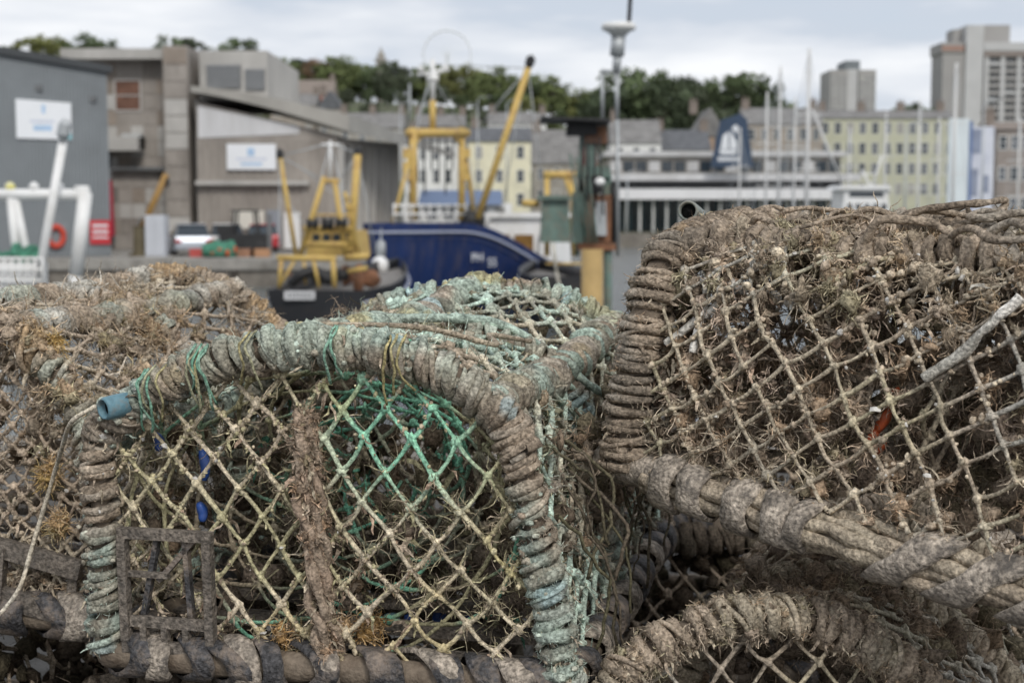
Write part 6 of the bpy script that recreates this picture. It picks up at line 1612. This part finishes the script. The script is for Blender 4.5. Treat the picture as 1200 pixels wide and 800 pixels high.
bars(mc, 'aerial_arm', M_WHITEB, ((at(1022, 218, d), at(1034, 182, d), .10), (at(1020, 218, d), at(1010, 200, d), .12), (at(1008, 204, d), at(1030, 204, d), .06)), .1)
bars(mc, 'flag_staff', M_MAST, ((at(988, 218, d), at(952, 128, d), .10),), .08)

# ------------------------------------------------------------------ things on the far quay
def car(name, label, loc, hd, body, ln=4.1, wd=1.7, h=1.45):
    M = place(loc, hd); r = thing(name, label, 'car', loc, 'cars parked on the far quay')
    def loft(secs, m, nm, par):
        G = np.array(secs); mb = MB(); a, b = G.shape[:2]; mb.sheet(M(np.concatenate([G, G[:, :1]], 1).reshape(-1, 3)).reshape(a, b + 1, 3))
        for k in (0, -1): mb.add(M(G[k]), [list(range(4))] if b == 4 else None, None if b == 4 else [[0, i, i + 1] for i in range(1, b - 1)])
        return mb.build(nm, m, par)
    def sec(x, z0, z1, w0, w1): return [(x, -w0 / 2, z0), (x, -w1 / 2, z1), (x, w1 / 2, z1), (x, w0 / 2, z0)]
    b = loft([sec(-ln / 2, .35, .62, wd * .9, wd * .84), sec(-ln / 2 + .12, .25, .88, wd, wd * .92), sec(-ln * .2, .22, .93, wd, wd * .95), sec(ln * .18, .22, .92, wd, wd * .95), sec(ln / 2 - .2, .25, .72, wd, wd * .88), sec(ln / 2, .35, .55, wd * .86, wd * .8)], body, 'body', r)
    g = loft([sec(-ln * .46, .885, .90, wd * .88, wd * .84), sec(-ln * .34, .925, h - .06, wd * .91, wd * .72), sec(ln * .02, .93, h - .05, wd * .92, wd * .72), sec(ln * .22, .915, .935, wd * .9, wd * .84)], M_GLASS, 'glasshouse', r)
    rf = loft([sec(-ln * .36, h - .055, h - .02, wd * .74, wd * .68), sec(-ln * .15, h - .045, h, wd * .75, wd * .68), sec(ln * .04, h - .05, h - .02, wd * .74, wd * .66)], body, 'roof', r)
    for x in (-ln * .31, ln * .32):
        for s in (-1, 1):
            c = M([(x, s * (wd / 2 - .09), .31)])[0]; ax = M([(x, s * wd / 2, .31)])[0] - c
            mb = MB(); mb.lathe([(.2, -.09), (.31, -.07), (.31, .08), (.2, .1)], c, 16, axis=ax); w = mb.build('wheel', M_BLACK, r)
            mb = MB(); mb.lathe([(.18, .101), (.15, .11), (.02, .115)], c, 12, axis=ax); mb.build('rim', M_GALV, w)
    for s in (-1, 1):
        for x, m, nm in ((-ln / 2 - .005, bpy.data.materials.get('tail_red') or mat('tail_red', (.4, .02, .02), .3, .05, 2), 'tail_light'), (ln / 2 - .08, M_WPRINT, 'headlight')):
            mb = MB(); mb.box(x - .02, x + .12, s * wd * .4 - .14, s * wd * .4 + .14, .60, .74, M=M); mb.build(nm, m, r)
    return r
M_SILV = mat('silver_car_paint', (.50, .54, .60), .3, .03, 1, metal=.3); M_WCAR = mat('white_car_paint', (.74, .74, .74), .3, .03, 1)
M_RCAR = mat('red_car_paint', (.42, .04, .05), .3, .03, 1)
d = 66
car('parked_car', 'silver-blue hatchback parked by the concrete block', (X(219, d), d + .4, FQZ), math.radians(108), M_SILV)
car('parked_car', 'white hatchback parked next to the silver-blue one', (X(261, 67), 67.6, FQZ), math.radians(104), M_WCAR)
car('parked_car', 'red car parked past the dark forklift by the hall doors', (X(309, 71.8), 71.4, FQZ), math.radians(100), M_RCAR, ln=3.7, h=1.4)
# dark loader
d = 65.2; lo = np.array([X(288, d), d, FQZ]); ld = thing('forklift', 'dark forklift loader in front of the cream roller door', 'forklift', lo)
mb = MB(); mb.box(-1.1, 1.0, -.55, .55, .35, 1.0, M=lambda v: v + lo); mb.build('chassis', M_BLACK, ld)
mb = MB(); mb.box(-1.25, -.6, -.5, .5, 1.003, 1.35, M=lambda v: v + lo); mb.build('counterweight', M_BLACK, ld)
for x in (-.55, .55):
    for y in (-.45, .45): mb = MB(); mb.bar(lo + [x, y, 1.0], lo + [x * .8, y, 2.0], .09); mb.build('cab_post', M_BLACK, ld)
mb = MB(); mb.box(-.6, .55, -.52, .52, 2.0, 2.08, M=lambda v: v + lo); mb.build('cab_roof', M_BLACK, ld)
for x in (-.8, .7):
    for y in (-.5, .5): mb = MB(); mb.lathe([(.2, -.12), (.34, -.1), (.34, .1), (.2, .12)], lo + [x, y, .34], 14, axis=(0, 1, 0)); mb.build('wheel', M_BLACK, ld)
for y in (-.3, .3):
    mb = MB(); mb.bar(lo + [1.08, y, .1], lo + [1.08, y, 1.9], .1); mb.build('mast_rail', M_DGREY, ld); mb = MB(); mb.bar(lo + [1.15, y, .12], lo + [2.1, y, .12], .1, .05); mb.build('fork', M_DGREY, ld)
# net and crates
d = 62.5
nh = thing('net_heap', 'green net heap with orange floats on the far quay edge', 'fishing net', (X(258, d), d, FQZ)); mb = MB()
lumps(mb, [(X(246 + 6 * q, d), d + .2 * (q % 2), FQZ + .28) for q in range(5)], [.42, .5, .55, .45, .35], (.07, .2, .14), 8, .7, True); mb.build('net_folds', M_NETG, nh)
for q in range(4): mb = MB(); lumps(mb, [(X(250 + 9 * q, d), d - .4, FQZ + .2 + .15 * (q % 2))], .13, (.6, .2, .05), q, .1, True); mb.build('float', M_ORANGE, nh, True)
for q, (px, c, lab) in enumerate(((230, (.45, .08, .07), 'red plastic fish crate by the parked cars'), (285, (.30, .16, .10), 'brown fish crate under the forklift'), (302, (.40, .22, .12), 'tan fish crate near the blue-grey door'))):
    b0 = np.array([X(px, d), d + .6, FQZ]); fc = thing('fish_crate', lab, 'crate', b0); m = mat('crate_plastic', c, .6, .15, 4)
    mb = MB(); mb.box(-.4, .4, -.3, .3, 0, .04, M=lambda v: v + b0); mb.build('base', m, fc)
    for (x0_, x1_, y0_, y1_) in ((-.4, .4, -.3, -.27), (-.4, .4, .27, .3), (-.4, -.37, -.269, .269), (.37, .4, -.269, .269)):
        mb = MB(); mb.box(x0_, x1_, y0_, y1_, .041, .36, M=lambda v: v + b0); mb.build('side', m, fc)
# grey cabinet and orange-brown quay crane
d = 64
gc_ = thing('steel_cabinet', 'pale grey steel cabinet beside the brown quay crane', 'cabinet', (X(184, d), d, FQZ)); mb = MB()
mb.box(X(172, d), X(195, d), d - .4, d + .4, FQZ, Z(252, d)); mb.build('body', mat('pale_grey_steel', (.50, .52, .56), .5, .06, 1), gc_)
mb = MB(); mb.box(X(173, d), X(183.3, d), d - .43, d - .402, FQZ + .1, Z(254, d)); mb.build('door', bpy.data.materials['pale_grey_steel'], gc_); mb = MB(); mb.box(X(183.8, d), X(194, d), d - .43, d - .402, FQZ + .1, Z(254, d)); mb.build('door', bpy.data.materials['pale_grey_steel'], gc_)
cr = thing('quay_crane', 'small ochre-brown quay crane with raised jib at the concrete block', 'crane', (X(163, d), d, FQZ)); M_OCH = mat('ochre_crane_paint', (.34, .20, .06), .6, .2, 2, dirt=(.15, .09, .05), dirt_amt=.5, dscale=2)
mb = MB(); mb.lathe([(.5, 0), (.5, .12), (.3, .16), (.26, 1.3), (.3, 1.35)], (X(163, d), d, FQZ), 12); mb.build('pedestal', mat('dark_olive_paint', (.12, .10, .06), .7, .2, 2), cr)
bars(cr, 'jib', M_OCH, ((at(166, 268, d), at(195, 204, d), .30),), .3); bars(cr, 'ram', M_GALV, ((at(162, 262, d), at(178, 240, d), .12),), .1)
mb = MB(); mb.lathe([(.05, -.3), (.1, -.1), (.1, .1), (.02, .2)], at(196, 212, d), 8); mb.build('hook_block', M_BLACK, cr)
# lamp columns and poles
for (px, top, d, lab) in ((1060, 150, 112, 'slim street lamp in front of the terrace'), (560, 118, 150, 'thin street lamp above the kiosk roof'), (594, 122, 150, 'thin street lamp beside the derrick boom'), (470, 125, 150, 'thin street lamp left of the goalpost gantry'), (1150, 122, 112, 'slim street lamp by the blue and white hoarding'), (735, 205, 132, 'short street lamp before the flat quayside hall')):
    x = X(px, d); zb = T0(x, d) if d > 128 else WATER; lp = thing('street_lamp', lab, 'street lamp', (x, d, zb)); zt = Z(top, d)
    mb = MB(); mb.rod((x, d, zb), (x, d, zt), .10, .06, 8); mb.build('column', M_GALV, lp, True)
    mb = MB(); mb.tube(np.array([(x, d, zt), (x + .2, d, zt + .3), (x + .9, d, zt + .4)]), .05, 6); mb.build('arm', M_GALV, lp); mb = MB(); mb.box(x + .8, x + 1.4, d - .12, d + .12, zt + .33, zt + .45); mb.build('lamp_head', M_DGREY, lp)
